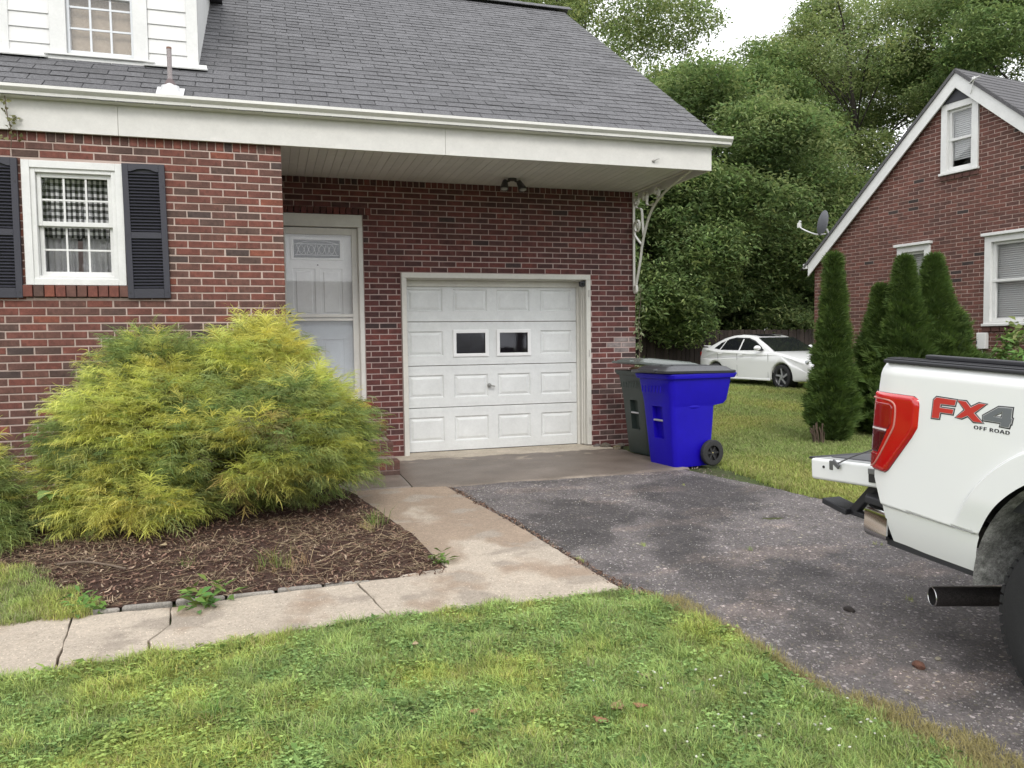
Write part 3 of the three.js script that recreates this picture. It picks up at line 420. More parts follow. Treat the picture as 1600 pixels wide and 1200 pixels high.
// garage door, its trim, jambs and the small camera on the trim
{
  const t = new THREE.Group(); t.name = 'garage_trim'; house.add(t);
  const wt = M(0.66, 0.645, 0.59, 0.5, { map: paintMap, bumpMap: paintBump, bumpScale: 0.0008 });
  new MB().rspan(1.532, 1.592, 0.0, 2.172, -0.03, 0.024, 0.004).build('casing', wt, t);
  new MB().rspan(3.928, 3.988, 0.03, 2.172, -0.03, 0.024, 0.004).build('casing', wt, t);
  new MB().rspan(1.532, 3.988, 2.1725, 2.234, -0.03, 0.025, 0.004).build('casing', wt, t);
  new MB().span(1.572, 1.59, 0, 2.16, -0.25, -0.031).span(3.93, 3.948, 0.02, 2.16, -0.25, -0.031).span(1.572, 3.948, 2.161, 2.178, -0.25, -0.031).build('jamb', wt, t);
  new MB().rspan(3.868, 3.928, 0.015, 2.16, -0.196, -0.165, 0.003).rspan(3.898, 3.9285, 0.03, 2.16, -0.164, -0.09, 0.003).rspan(3.914, 3.929, 0.03, 2.16, -0.089, -0.05, 0.003).rspan(1.592, 3.867, 2.085, 2.16, -0.196, -0.165, 0.003).build('stop_moulding', wt, t);
  for (const y of [0.3, 1.18, 1.95]) new MB().rspan(3.955, 3.975, y, y + 0.09, 0.024, 0.03, 0.002).cyl([3.965, y, 0.031], [3.965, y + 0.09, 0.031], 0.005).build('hinge', M(0.5, 0.48, 0.45, 0.5), t);
  const gd = new THREE.Group(); gd.name = 'garage_door'; house.add(gd);
  const dm = M(0.74, 0.755, 0.75, 0.42, { map: paintMap, bumpMap: paintBump, bumpScale: 0.0003 });
  const ys = [0.02, 0.572, 1.098, 1.647, 2.14], px = [[1.634, 2.075], [2.215, 2.652], [2.785, 3.222], [3.374, 3.806]], z = -0.2;
  for (let k = 0; k < 4; k++) {
    const y0 = ys[k], y1 = ys[k + 1], holes = px.map(([a, b]) => [a, b, y0 + 0.125, y1 - 0.12]); if (k === 3) holes.forEach((h) => { h[2] = y0 + 0.13; h[3] = y1 - 0.09; });
    const win = k === 2 ? [1, 2] : [];
    const sec = new MB().ext(wallShape(1.575, 3.942, y0 + 0.004, y1 - 0.004, holes.map((h, i) => win.includes(i) ? [h[0] + 0.02, h[1] - 0.02, h[2] + 0.02, h[3] - 0.02] : h)), 0.04, 0.0035, new THREE.Matrix4().makeTranslation(0, 0, z - 0.04)).span(1.58, 3.94, y0 + 0.004, y0 + 0.012, z - 0.045, z - 0.008).build('section', dm, gd);
    new MB().box(2.76, y0 + 0.045, z + 0.0012, 2.36, 0.003, 0.003).box(2.76, y1 - 0.05, z + 0.0012, 2.36, 0.003, 0.003).build('rib', dm, sec);
    holes.forEach((h, i) => {
      const [a, b, c, d] = h, w = b - a, hh = d - c, s = 0.036;
      if (win.includes(i)) {
        const f = new MB().ext(wallShape(a - 0.012, b + 0.012, c - 0.018, d + 0.018, [[a + 0.03, b - 0.03, c + 0.024, d - 0.024]]), 0.018, 0.004, new THREE.Matrix4().makeTranslation(0, 0, z - 0.001)).build('window', M(0.78, 0.78, 0.78, 0.35), sec);
        new MB().span(a + 0.018, b - 0.018, c + 0.018, d - 0.018, z - 0.02, z - 0.016).build('pane', MP(0.45, 0.47, 0.54, 0.03, { transmission: 1, thickness: 0, ior: 1.5 }), sec);
      } else { // raised panel: sloping border down into the field, then a raised centre
        const P = []; const rect = (i2, zz) => [[a + i2, c + i2, zz], [b - i2, c + i2, zz], [b - i2, d - i2, zz], [a + i2, d - i2, zz]];
        const R = [rect(0, z), rect(0.014, z - 0.011), rect(0.02, z - 0.011), rect(s + 0.012, z - 0.0012)];
        for (let q = 0; q < 3; q++) for (let e = 0; e < 4; e++) { const n = (e + 1) % 4; P.push(...R[q][e], ...R[q][n], ...R[q + 1][n], ...R[q][e], ...R[q + 1][n], ...R[q + 1][e]); }
        P.push(...R[3][0], ...R[3][1], ...R[3][2], ...R[3][0], ...R[3][2], ...R[3][3]);
        const g = new THREE.BufferGeometry(); g.setAttribute('position', new THREE.Float32BufferAttribute(P, 3)); g.computeVertexNormals();
        mesh('raised_panel', boxUV(g), dm, sec);
      }
    });
  }
  const hd = new MB().cyl([2.668, 0.835, z], [2.668, 0.835, z + 0.02], 0.027, 0.024, 16).cyl([2.668, 0.835, z + 0.02], [2.668, 0.835, z + 0.045], 0.009).box(2.69, 0.828, z + 0.048, 0.085, 0.016, 0.012, 0, 0, -0.2).build('handle', M(0.45, 0.44, 0.42, 0.3, { metalness: 0.9 }), gd);
  new MB().span(1.592, 3.93, 0.003, 0.02, z - 0.03, z - 0.005).build('bottom_seal', M_black, gd);
  const cm = thing('security_camera', 'small black camera in the top corner of the garage opening', 'camera', [3.885, 2.12, -0.02]);
  new MB().rbox(0, 0, 0, 0.07, 0.066, 0.05, 0.012).build('body', M_dark, cm); new MB().cyl([0, 0, 0.02], [0, 0, 0.03], 0.02, 0.018, 14).build('lens', MP(0.01, 0.01, 0.012, 0.08), cm); new MB().box(0.03, 0.03, -0.02, 0.02, 0.03, 0.05).build('mount', M_dark, cm);
}
// front door, storm door and steps
{
  const z = -0.03, t = new THREE.Group(); t.name = 'front_door'; house.add(t);
  const wm = M(0.7, 0.69, 0.65, 0.45, { map: paintMap });
  new MB().rspan(0.158, 1.086, 2.775, 2.905, -0.1, -0.012, 0.004).build('header_panel', wm, t);
  new MB().rspan(0.158, 1.086, 2.76, 2.775, -0.1, -0.002, 0.003).build('header_cap', wm, t);
  new MB().rspan(1.034, 1.086, 0.7, 2.759, -0.14, -0.006, 0.004).span(0.158, 0.165, 0.7, 2.759, -0.14, -0.006).rspan(1.026, 1.036, 0.7, 2.759, -0.14, -0.03, 0.003).build('jamb', wm, t);
  const inner = new THREE.Group(); inner.name = 'inner_door'; t.add(inner);
  const im = M(0.76, 0.77, 0.77, 0.4, { map: paintMap }), zi = -0.15;
  const holes = [[0.27, 0.86, 2.39, 2.645], [0.285, 0.535, 1.73, 2.28], [0.6, 0.85, 1.73, 2.28], [0.285, 0.535, 0.9, 1.44], [0.6, 0.85, 0.9, 1.44]];
  new MB().ext(wallShape(0.165, 1.03, 0.705, 2.755, holes), 0.04, 0.003, new THREE.Matrix4().makeTranslation(0, 0, zi - 0.04)).build('slab', im, inner);
  for (const [a, b, c, d] of holes.slice(1)) new MB().span(a, b, c, d, zi - 0.03, zi - 0.014).rspan(a + 0.035, b - 0.035, c + 0.035, d - 0.035, zi - 0.015, zi - 0.003, 0.005).build('panel', im, inner);
  new MB().ext(wallShape(0.262, 0.868, 2.382, 2.652, [[0.3, 0.83, 2.408, 2.618]]), 0.016, 0.004, new THREE.Matrix4().makeTranslation(0, 0, zi - 0.002)).build('light_frame', im, inner);
  new MB().span(0.296, 0.834, 2.4, 2.626, zi - 0.03, zi - 0.026).build('light_pane', MP(0.02, 0.028, 0.027, 0.4, { specularIntensity: 0.4 }), inner);
  const lead = new MB(); for (let k = 0; k < 4; k++) { const cx = 0.385 + k * 0.118; lead.tube([[cx - 0.05, 2.455, zi - 0.02], [cx - 0.02, 2.54, zi - 0.02], [cx, 2.56, zi - 0.02], [cx + 0.02, 2.54, zi - 0.02], [cx + 0.05, 2.455, zi - 0.02]], 0.003, 5); lead.tube([[cx - 0.05, 2.56, zi - 0.02], [cx - 0.02, 2.475, zi - 0.02], [cx, 2.458, zi - 0.02], [cx + 0.02, 2.475, zi - 0.02], [cx + 0.05, 2.56, zi - 0.02]], 0.003, 5); }
  lead.box(0.565, 2.445, zi - 0.02, 0.5, 0.004, 0.004).box(0.565, 2.573, zi - 0.02, 0.5, 0.004, 0.004).tube([[0.31, 2.57, zi - 0.02], [0.44, 2.602, zi - 0.02], [0.565, 2.612, zi - 0.02], [0.69, 2.602, zi - 0.02], [0.82, 2.57, zi - 0.02]], 0.003, 5).build('leading', M(0.6, 0.6, 0.6, 0.35, { metalness: 0.4 }), inner);
  new MB().cyl([0.568, 2.324, zi - 0.004], [0.568, 2.324, zi + 0.004], 0.009).build('peephole', M_black, inner);
  const st = new THREE.Group(); st.name = 'storm_door'; t.add(st); const zs = -0.055;
  new MB().rspan(0.957, 1.026, 0.712, 2.75, zs - 0.03, zs, 0.004).rspan(0.166, 0.205, 0.712, 2.75, zs - 0.03, zs, 0.004).rspan(0.205, 0.957, 2.672, 2.75, zs - 0.03, zs - 0.0005, 0.004).rspan(0.205, 0.957, 0.712, 0.808, zs - 0.03, zs - 0.0005, 0.004).rspan(0.205, 0.957, 1.705, 1.741, zs - 0.03, zs - 0.001, 0.003).rspan(0.205, 0.957, 1.662, 1.69, zs - 0.034, zs - 0.006, 0.003).build('frame', wm, st);
  new MB().span(0.206, 0.956, 1.741, 2.671, zs - 0.018, zs - 0.014).build('upper_pane', glassPane(), st);
  new MB().span(0.206, 0.956, 0.809, 1.662, zs - 0.02, zs - 0.016).build('lower_pane', MP(0.93, 0.95, 0.97, 0.06, { transmission: 0.88, thickness: 0, ior: 1.5 }), st);
  new MB().rspan(0.21, 0.25, 1.742, 1.76, zs, zs + 0.03, 0.004).build('latch', M_black, st);
  new MB().rspan(0.157, 1.15, 0.64, 0.698, -0.13, 0.055, 0.008).build('door_sill', M(0.3, 0.05, 0.04, 0.7, { map: brickMap }), t);
  // brick steps
  const sp = new THREE.Group(); sp.name = 'steps'; house.add(sp); const r = RNG(61);
  const core = M(0.34, 0.25, 0.225, 0.95, { map: fineMap });
  let zb = 0.012; const T = [[0.162, 1.33], [0.302, 0.91], [0.467, 0.405]];
  new MB().span(0.158, 1.256, -0.1, 0.156, zb, 1.322).span(0.158, 1.256, 0.156, 0.296, zb, 0.902).span(0.158, 1.256, 0.296, 0.461, zb, 0.397).build('core', core, sp);
  for (const [y, zf] of T) {
    for (let i = 0; i < 15; i++) { const x = 1.262 - 0.033 - i * 0.0735; const g = new RoundedBoxGeometry(0.0635, 0.094, 0.19, 1, 0.004); const m = mesh('tread_brick', boxUV(clean(g)), wingMats[pickTone(r, TW)], sp); m.position.set(x, y - 0.047, zf - 0.095 + (r() - 0.5) * 0.004); }
    for (let i = 0; i < 5; i++) { const m = mesh('riser_brick', brickVar(0.2015, 0.054, i), wingMats[pickTone(r, TW)], sp); m.position.set(1.262 - 0.101 - i * BL, y - 0.132, zf - 0.002); }
  }
}
// scroll bracket, flood light
{
  const b = new THREE.Group(); b.name = 'scroll_bracket'; house.add(b); const x = 4.61, wm = M(0.68, 0.66, 0.6, 0.5, { map: paintMap });
  const strap = (pts, w = 0.016, n = 60) => { // flat bar bent along a curve in the plane of the bracket
    const c = new THREE.CatmullRomCurve3(pts.map(([z, y]) => V(0, y, z)), false, 'centripetal'), P = [], hw = 0.006, q = c.getSpacedPoints(n);
    const R = q.map((p, i) => { const t = q[Math.min(i + 1, n)].clone().sub(q[Math.max(i - 1, 0)]).normalize(), nz = t.y, ny = -t.z; return [[x - w, p.y + ny * hw, p.z + nz * hw], [x + w, p.y + ny * hw, p.z + nz * hw], [x + w, p.y - ny * hw, p.z - nz * hw], [x - w, p.y - ny * hw, p.z - nz * hw]]; });
    for (let i = 0; i < n; i++) for (let k = 0; k < 4; k++) { const e = (k + 1) % 4; P.push(...R[i][k], ...R[i][e], ...R[i + 1][e], ...R[i][k], ...R[i + 1][e], ...R[i + 1][k]); }
    const g = new THREE.BufferGeometry(); g.setAttribute('position', new THREE.Float32BufferAttribute(P, 3)); g.computeVertexNormals(); return g;
  };
  const spiral = (cz, cy, r0, a0, turns, tail) => { const p = [...tail]; const n = 22; for (let i = 0; i <= n; i++) { const a = a0 + turns * Math.PI * 2 * i / n, rr = r0 * (1 - 0.72 * i / n); p.push([cz + Math.cos(a) * rr, cy + Math.sin(a) * rr]); } return p; };
  new MB().rspan(x - 0.016, x + 0.016, 2.04, 3.32, 0.012, 0.03, 0.003).build('upright', wm, b);
  new MB().add(strap([[0.06, 2.09], [0.03, 2.05], [0.05, 2.0], [0.1, 2.02], [0.1, 2.08], [0.09, 2.1]], 0.016, 30)).add(strap([[0.05, 2.0], [0.1, 2.15], [0.196, 2.389], [0.271, 2.627], [0.416, 2.89], [0.555, 3.027], [0.723, 3.115], [0.964, 3.193], [1.25, 3.25], [1.6, 3.312]])).build('arched_bar', wm, b);
  new MB().add(strap(spiral(0.11, 2.86, 0.085, 1.2, -1.35, [[0.27, 2.6], [0.15, 2.68], [0.04, 2.78], [0.05, 2.9]]))).build('scroll', wm, b);
  new MB().add(strap(spiral(0.11, 3.18, 0.07, 2.6, -1.2, [[0.3, 2.7], [0.27, 2.9], [0.24, 3.06], [0.1, 3.11]]))).build('scroll', wm, b);
  new MB().add(strap(spiral(0.34, 3.2, 0.07, 0.2, 1.2, [[0.66, 3.08], [0.52, 3.07], [0.4, 3.1]]))).build('scroll', wm, b);
  new MB().add(strap(spiral(0.66, 3.21, 0.075, -1.4, 1.3, [[0.78, 3.13]]))).build('scroll', wm, b);
  new MB().rspan(x - 0.016, x + 0.016, 3.308, 3.32, 0.03, 1.62, 0.003).build('top_bar', wm, b);
  const f = thing('flood_light', 'dark twin flood light under the porch soffit above the garage door', 'light fixture', [2.81, 3.322, 0.45]);
  const fm = M(0.045, 0.04, 0.04, 0.5);
  new MB().cyl([0, -0.02, 0], [0, 0, 0], 0.055, 0.055, 18).build('base', fm, f);
  for (const s of [-1, 1]) { const h = new MB().cyl([s * 0.03, -0.025, 0], [s * 0.085, -0.045, 0.01], 0.013).cyl([s * 0.085, -0.03, -0.015], [s * 0.115, -0.13, 0.05], 0.03, 0.05, 16).build('lamp_head', fm, f); new MB().sph(s * 0.117, -0.134, 0.053, 0.043, 1, 0.5, 1).build('bulb', M(0.3, 0.29, 0.27, 0.2), h); }
}
// ------------------------------------------------------------------ neighbouring brick house (own frame: x along the wall, z towards us)
const nei = thing('neighbor_house', 'red brick gabled house with white rake boards beyond the evergreen shrubs', 'house', [11.371, 0, -0.764], -Math.atan2(0.9914, 0.1307));
{
  const pk = -0.44, hw = 3.18, xl = -3.6, xr = 2.72, peakY = 5.84, SL = 0.9, eY = peakY - SL * (pk - xl);
  const wins = [[-0.745, -0.075, 4.19, 5.37], [-1.6, -0.93, 1.75, 3.03], [0.075, 1.35, 1.565, 3.02]];
  const mort = M(1, 1, 1, 0.95, { map: mortarTex(() => [0.42, 0.315, 0.27]), bumpMap: fineBump, bumpScale: 0.001 });
  const w = new MB().ext(wallShape(0, 0, 0, 0, wins, [[xl + 0.004, -0.3], [xr - 0.004, -0.3], [xr - 0.004, eY], [pk, peakY - 0.06], [xl + 0.004, eY]]), 0.2, 0, new THREE.Matrix4().makeTranslation(0, 0, -0.206)).build('wall', mort, nei);
  const clip = ([a, b], y) => { const m = (peakY - 0.05 - y) / SL, A = pk - m, B = pk + m; a = Math.max(a, A); b = Math.min(b, B); return b - a > 0.03 ? [a, b] : null; };
  let L = layBricks({ x0: xl, x1: xr, top: 5.82, rows: 88, holes: wins.map((h) => [h[0], h[1], h[2] - (h === wins[1] ? 0 : 0.1), h[3]]), seed: 12, clip, tw: [0.22, 0.2, 0.18, 0.14, 0.14, 0.09, 0.03] });
  const place = (m, b) => { m.position.set(b.x, b.y, b.z); m.rotation.set(0, 0, b.rz); };
  const cand = L.filter((b) => b.x > -1.9 && b.x < 0.75 && b.y > 1.5 && b.y < 4.9 && !(b.x > -1.3 && b.x < -0.4 && b.y < 2.6)).sort((a, b) => b.x - a.x).slice(0, 300), set = new Set(cand);
  singleBricks(cand, neiMats, place, w); mergedBricks(L.filter((b) => !set.has(b)), neiTones, place, 'brickwork', w);
  rowlock(-0.76, -0.06, 5, 4.112, 0.08, 0.03, Array(7).fill(neiMats[5]), w, 'sill_brick', 2, 0.12); rowlock(0.05, 1.4, 9, 1.488, 0.08, 0.03, Array(7).fill(neiMats[5]), w, 'sill_brick', 4, 0.12);
  new MB().span(xl, xl + 0.2, -0.3, eY, -9, -0.207).span(xr - 0.2, xr, -0.3, eY, -9, -0.207).ext(poly([[xl, -0.3], [xr, -0.3], [xr, eY], [pk, peakY - 0.1], [xl, eY]]), 0.2, 0, new THREE.Matrix4().makeTranslation(0, 0, -9.2)).build('wall', neiMats[1], nei);
  // rake boards and dark gable peak
  const rake = (s) => { const n = V(s * SL, 1, 0).normalize(); const a = [pk, peakY], b = [pk + s * 3.24, peakY - SL * 3.24], wd = 0.19, vd = wd * Math.hypot(1, SL); return poly([[a[0], a[1]], [b[0], b[1]], [b[0], b[1] - vd], [a[0], a[1] - vd]]); };
  for (const s of [-1, 1]) new MB().ext(rake(s), 0.03, 0.004, new THREE.Matrix4().makeTranslation(0, 0, 0.075 + (s > 0 ? 0.001 : 0))).build('rake_board', M_white, nei);
  for (const s of [-1, 1]) new MB().ext(poly([[pk, peakY - 0.03], [pk + s * 3.24, peakY - 0.03 - SL * 3.24], [pk + s * 3.24, peakY - 0.12 - SL * 3.24], [pk, peakY - 0.12]]), 0.08, 0, new THREE.Matrix4().makeTranslation(0, 0, 0.0)).build('rake_soffit', M_dark, nei);
  new MB().ext(poly([[pk - 0.5, 5.372], [pk + 0.5, 5.372], [pk, peakY - 0.1]]), 0.03, 0, new THREE.Matrix4().makeTranslation(0, 0, 0.012)).build('gable_vent', M(0.05, 0.05, 0.058, 0.8), nei);
  // roof with shingle courses
  const sa = Math.atan(SL), rl = 3.34 * Math.hypot(1, SL), rm = M(0.14, 0.136, 0.142, 0.88, { map: grainMap(512, F512, 0.6, 1, 1.5, 2) });
  const roof = new MB(), rr = RNG(4), course = [[], []];
  for (const s of [-1, 1]) {
    roof.box(pk + s * 3.34 / 2, peakY + 0.03 - SL * 3.34 / 2, -4.42, rl, 0.05, 9.1, 0, 0, -s * sa);
  }
  const rf = roof.build('roof', rm, nei);
  const sh = new MB(); for (const s of [-1, 1]) for (let k = 0; k < rl / 0.14; k++) { const q = k * 0.14 + 0.07; for (let z = 0.12; z > (s > 0 ? -9 : -9); z -= 0.6) sh.box(pk + s * q * Math.cos(sa), peakY + 0.062 - q * Math.sin(sa) + (rr() - 0.5) * 0.004, z - 0.3, 0.15, 0.006, 0.594, 0, 0, -s * (sa - 0.05)); }
  sh.build('shingles', rm, rf).userData.kind = 'stuff';
  new MB().span(pk - 3.36, pk - 3.26, peakY - SL * 3.34 + 0.0, peakY - SL * 3.34 + 0.1, -8.9, 0.12).build('gutter', M_white, nei);
  // windows
  const mk = ([a, b, c, d], hood, mid, blind) => {
    const g = new THREE.Group(); g.name = 'window'; nei.add(g); const t = 0.11;
    new MB().rspan(a, a + t, c, d, -0.05, 0.03, 0.004).rspan(b - t, b, c, d, -0.05, 0.03, 0.004).rspan(a + t, b - t, d - t, d, -0.05, 0.0295, 0.004).rspan(a + t, b - t, c, c + 0.05, -0.05, 0.0295, 0.004).build('trim', M_white, g);
    if (hood) new MB().rspan(a - 0.035, b + 0.035, d - 0.004, d + 0.045, -0.03, 0.085, 0.006).build('hood', M_white, g);
    new MB().rspan(a - 0.02, b + 0.02, c - 0.03, c + 0.012, -0.05, 0.06, 0.006).build('sill', M_white, g);
    new MB().rspan(a + t, a + t + 0.05, c + 0.05, d - t, -0.09, -0.03, 0.004).rspan(b - t - 0.05, b - t, c + 0.05, d - t, -0.09, -0.03, 0.004).rspan(a + t, b - t, d - t - 0.045, d - t, -0.09, -0.031, 0.004).rspan(a + t, b - t, c + 0.05, c + 0.1, -0.09, -0.031, 0.004).rspan(a + t, b - t, mid - 0.022, mid + 0.022, -0.09, -0.02, 0.004).build('sash', M_white, g);
    for (const [p, q, zz] of [[c + 0.1, mid - 0.02, -0.07], [mid + 0.02, d - t - 0.04, -0.05]]) new MB().span(a + t + 0.045, b - t - 0.045, p, q, zz - 0.003, zz).build('pane', glassPane(), g);
    if (blind) { const bl = thing('window_blind', blind, 'blind', [11.371, 0, -0.764], nei.rotation.y); const n = Math.round((d - c) / 0.035); const lo = c + 0.05 + (d - c) * (hood ? 0 : 0.16); const mb = new MB(); for (let y = lo; y < d - 0.05; y += 0.034) mb.box((a + b) / 2, y, -0.13, b - a - 0.1, 0.002, 0.034, 1.15, 0, 0); mb.build('slats', M(0.4, 0.41, 0.4, 0.7), bl).userData.kind = 'stuff'; new MB().rspan(a + 0.04, b - 0.04, d - 0.06, d - 0.02, -0.16, -0.11, 0.004).build('headrail', M(0.55, 0.55, 0.53, 0.5), bl); }
  };
  mk(wins[0], false, 4.75, 'grey blind in the attic window under the gable peak'); mk(wins[1], true, 2.2, 'grey blind in the small window behind the twin evergreens'); mk(wins[2], true, 2.28, 'grey blind in the wide ground floor window above the utility box');
  // things on the house
  const ub = thing('utility_box', 'small white utility box on the brick wall below the window', 'utility box', [11.371, 0, -0.764], nei.rotation.y);
  new MB().rspan(0.0, 0.16, 1.16, 1.43, 0.0, 0.09, 0.012).build('cover', M_white, ub); new MB().cyl([0.07, 0.1, 0.03], [0.07, 1.16, 0.03], 0.012).build('conduit', M(0.4, 0.4, 0.4, 0.5), ub); new MB().rspan(0.005, 0.02, 1.24, 1.3, 0.09, 0.1, 0.003).build('latch', M_dark, ub);
  const ds = thing('satellite_dish', 'grey satellite dish on an arm at the eave of the brick neighbor house', 'satellite dish', [11.371, 0, -0.764], nei.rotation.y);
  const dc = V(-3.3, 3.72, 0.02), dish = new THREE.SphereGeometry(0.62, 24, 8, 0, Math.PI * 2, 0, 0.43); dish.translate(0, -0.62, 0);
  const dm = new MB().at(dish, dc.x, dc.y, dc.z, 0, 0.33, -1.8, 1, 1, 0.9); dm.build('reflector', M(0.14, 0.145, 0.16, 0.55, { side: THREE.DoubleSide }), ds);
  new MB().tube([[-3.28, 3.5, 0.02], [-3.5, 3.52, 0.06], [-3.85, 3.68, 0.1], [-3.92, 3.73, 0.1]], 0.014).build('arm', M(0.6, 0.6, 0.6, 0.5), ds);
  new MB().rbox(-3.93, 3.76, 0.1, 0.07, 0.1, 0.06, 0.01).cyl([-3.93, 3.8, 0.1], [-3.9, 3.85, 0.1], 0.025).build('feed_horn', M_white, ds);
  new MB().tube([[-3.27, 3.6, 0.02], [-3.2, 3.45, 0.0], [-3.12, 3.3, -0.05]], 0.022).build('mast', M(0.3, 0.3, 0.3, 0.5), ds);
  const vt = thing('antenna_bracket', 'white wire bracket on the rake board beside the gable peak', 'bracket', [11.371, 0, -0.764], nei.rotation.y);
  new MB().tube([[-0.18, 5.58, 0.11], [-0.02, 5.6, 0.2], [0.08, 5.6, 0.22]], 0.012).tube([[-0.08, 5.6, 0.15], [-0.16, 5.4, 0.11]], 0.008).build('arm', M_white, vt); new MB().rbox(-0.04, 5.6, 0.2, 0.05, 0.05, 0.05, 0.01).build('clamp', M_white, vt);
}
// ------------------------------------------------------------------ vegetation
function ribbon(P, C, pts, w, side, col) { // flat strip along pts
  const n = pts.length - 1;
  for (let i = 0; i < n; i++) {
    const a = pts[i], b = pts[i + 1], wa = w * (1 - i / n * 0.75), wb = w * (1 - (i + 1) / n * 0.75) * (i === n - 1 ? 0.35 : 1);
    const A = [a[0] - side[0] * wa, a[1] - side[1] * wa, a[2] - side[2] * wa], B = [a[0] + side[0] * wa, a[1] + side[1] * wa, a[2] + side[2] * wa], D = [b[0] - side[0] * wb, b[1] - side[1] * wb, b[2] - side[2] * wb], E = [b[0] + side[0] * wb, b[1] + side[1] * wb, b[2] + side[2] * wb];
    P.push(...A, ...B, ...E, ...A, ...E, ...D);
    C.push(...col, ...col, ...col, ...col, ...col, ...col);
  }
}
function colored(P, C) { const g = new THREE.BufferGeometry(); g.setAttribute('position', new THREE.Float32BufferAttribute(P, 3)); g.setAttribute('color', new THREE.Float32BufferAttribute(C, 3)); g.computeVertexNormals(); g.setAttribute('uv', new THREE.Float32BufferAttribute(new Float32Array(P.length / 3 * 2), 2)); return g; }
const leafMat = (rough = 0.75, tr = 0.35) => MP(1, 1, 1, rough, { specularIntensity: 0.25, vertexColors: true, side: THREE.DoubleSide, transmission: tr, thickness: 0 });
function instances(name, geo, mat, list, parent) { // list of {p, q, s, c}
  const im = shade(new THREE.InstancedMesh(geo, mat, list.length)), m = new THREE.Matrix4(), c = new THREE.Color(); im.name = parent === scene ? numbered(name) : name;
  list.forEach((e, i) => { m.compose(e.p, e.q, typeof e.s === 'number' ? V(e.s, e.s, e.s) : e.s); im.setMatrixAt(i, m); im.setColorAt(i, c.setRGB(...e.c)); });
  parent.add(im); im.userData.kind = 'stuff'; return im;
}
const QY = V(0, 1, 0), QZ = V(0, 0, 1);
const qTo = (dir, spin) => new THREE.Quaternion().setFromUnitVectors(QZ, dir).multiply(new THREE.Quaternion().setFromAxisAngle(QZ, spin));
// drooping thread-like spray: axis along +z, gravity added in world by keeping y up in the local frame
function threadSpray(seed, col) {
  const r = RNG(seed), P = [], C = [];
  for (let k = 0; k < 24; k++) {
    const t = Math.pow(k / 24, 0.8), z0 = 0.01 + t * 0.13, y0 = 0.012 * Math.sin(t * 3) - t * t * 0.02, s = (k % 2 ? 1 : -1) * (0.3 + r()), out = 0.015 + r() * 0.05, L = 0.05 + r() * 0.075, up = (r() - 0.25) * 0.03, drop = L * (r() * 0.62 - 0.05), fw = 0.02 + r() * 0.05;
    const a = r() * Math.PI, side = [Math.cos(a), Math.sin(a) * 0.6, Math.sin(a)];
    ribbon(P, C, [[0, y0, z0], [s * out * 0.6, y0 + up, z0 + fw * 0.6], [s * out * 1.2, y0 + up - drop * 0.4, z0 + fw], [s * out * 1.4, y0 + up - drop, z0 + fw * 1.1]], 0.0023, side, col);
  }
  ribbon(P, C, [[0, 0, -0.1], [0, 0.005, 0], [0, 0.01, 0.08], [0, -0.01, 0.15]], 0.003, [1, 0, 0], [0.2, 0.17, 0.05]);
  return colored(P, C);
}
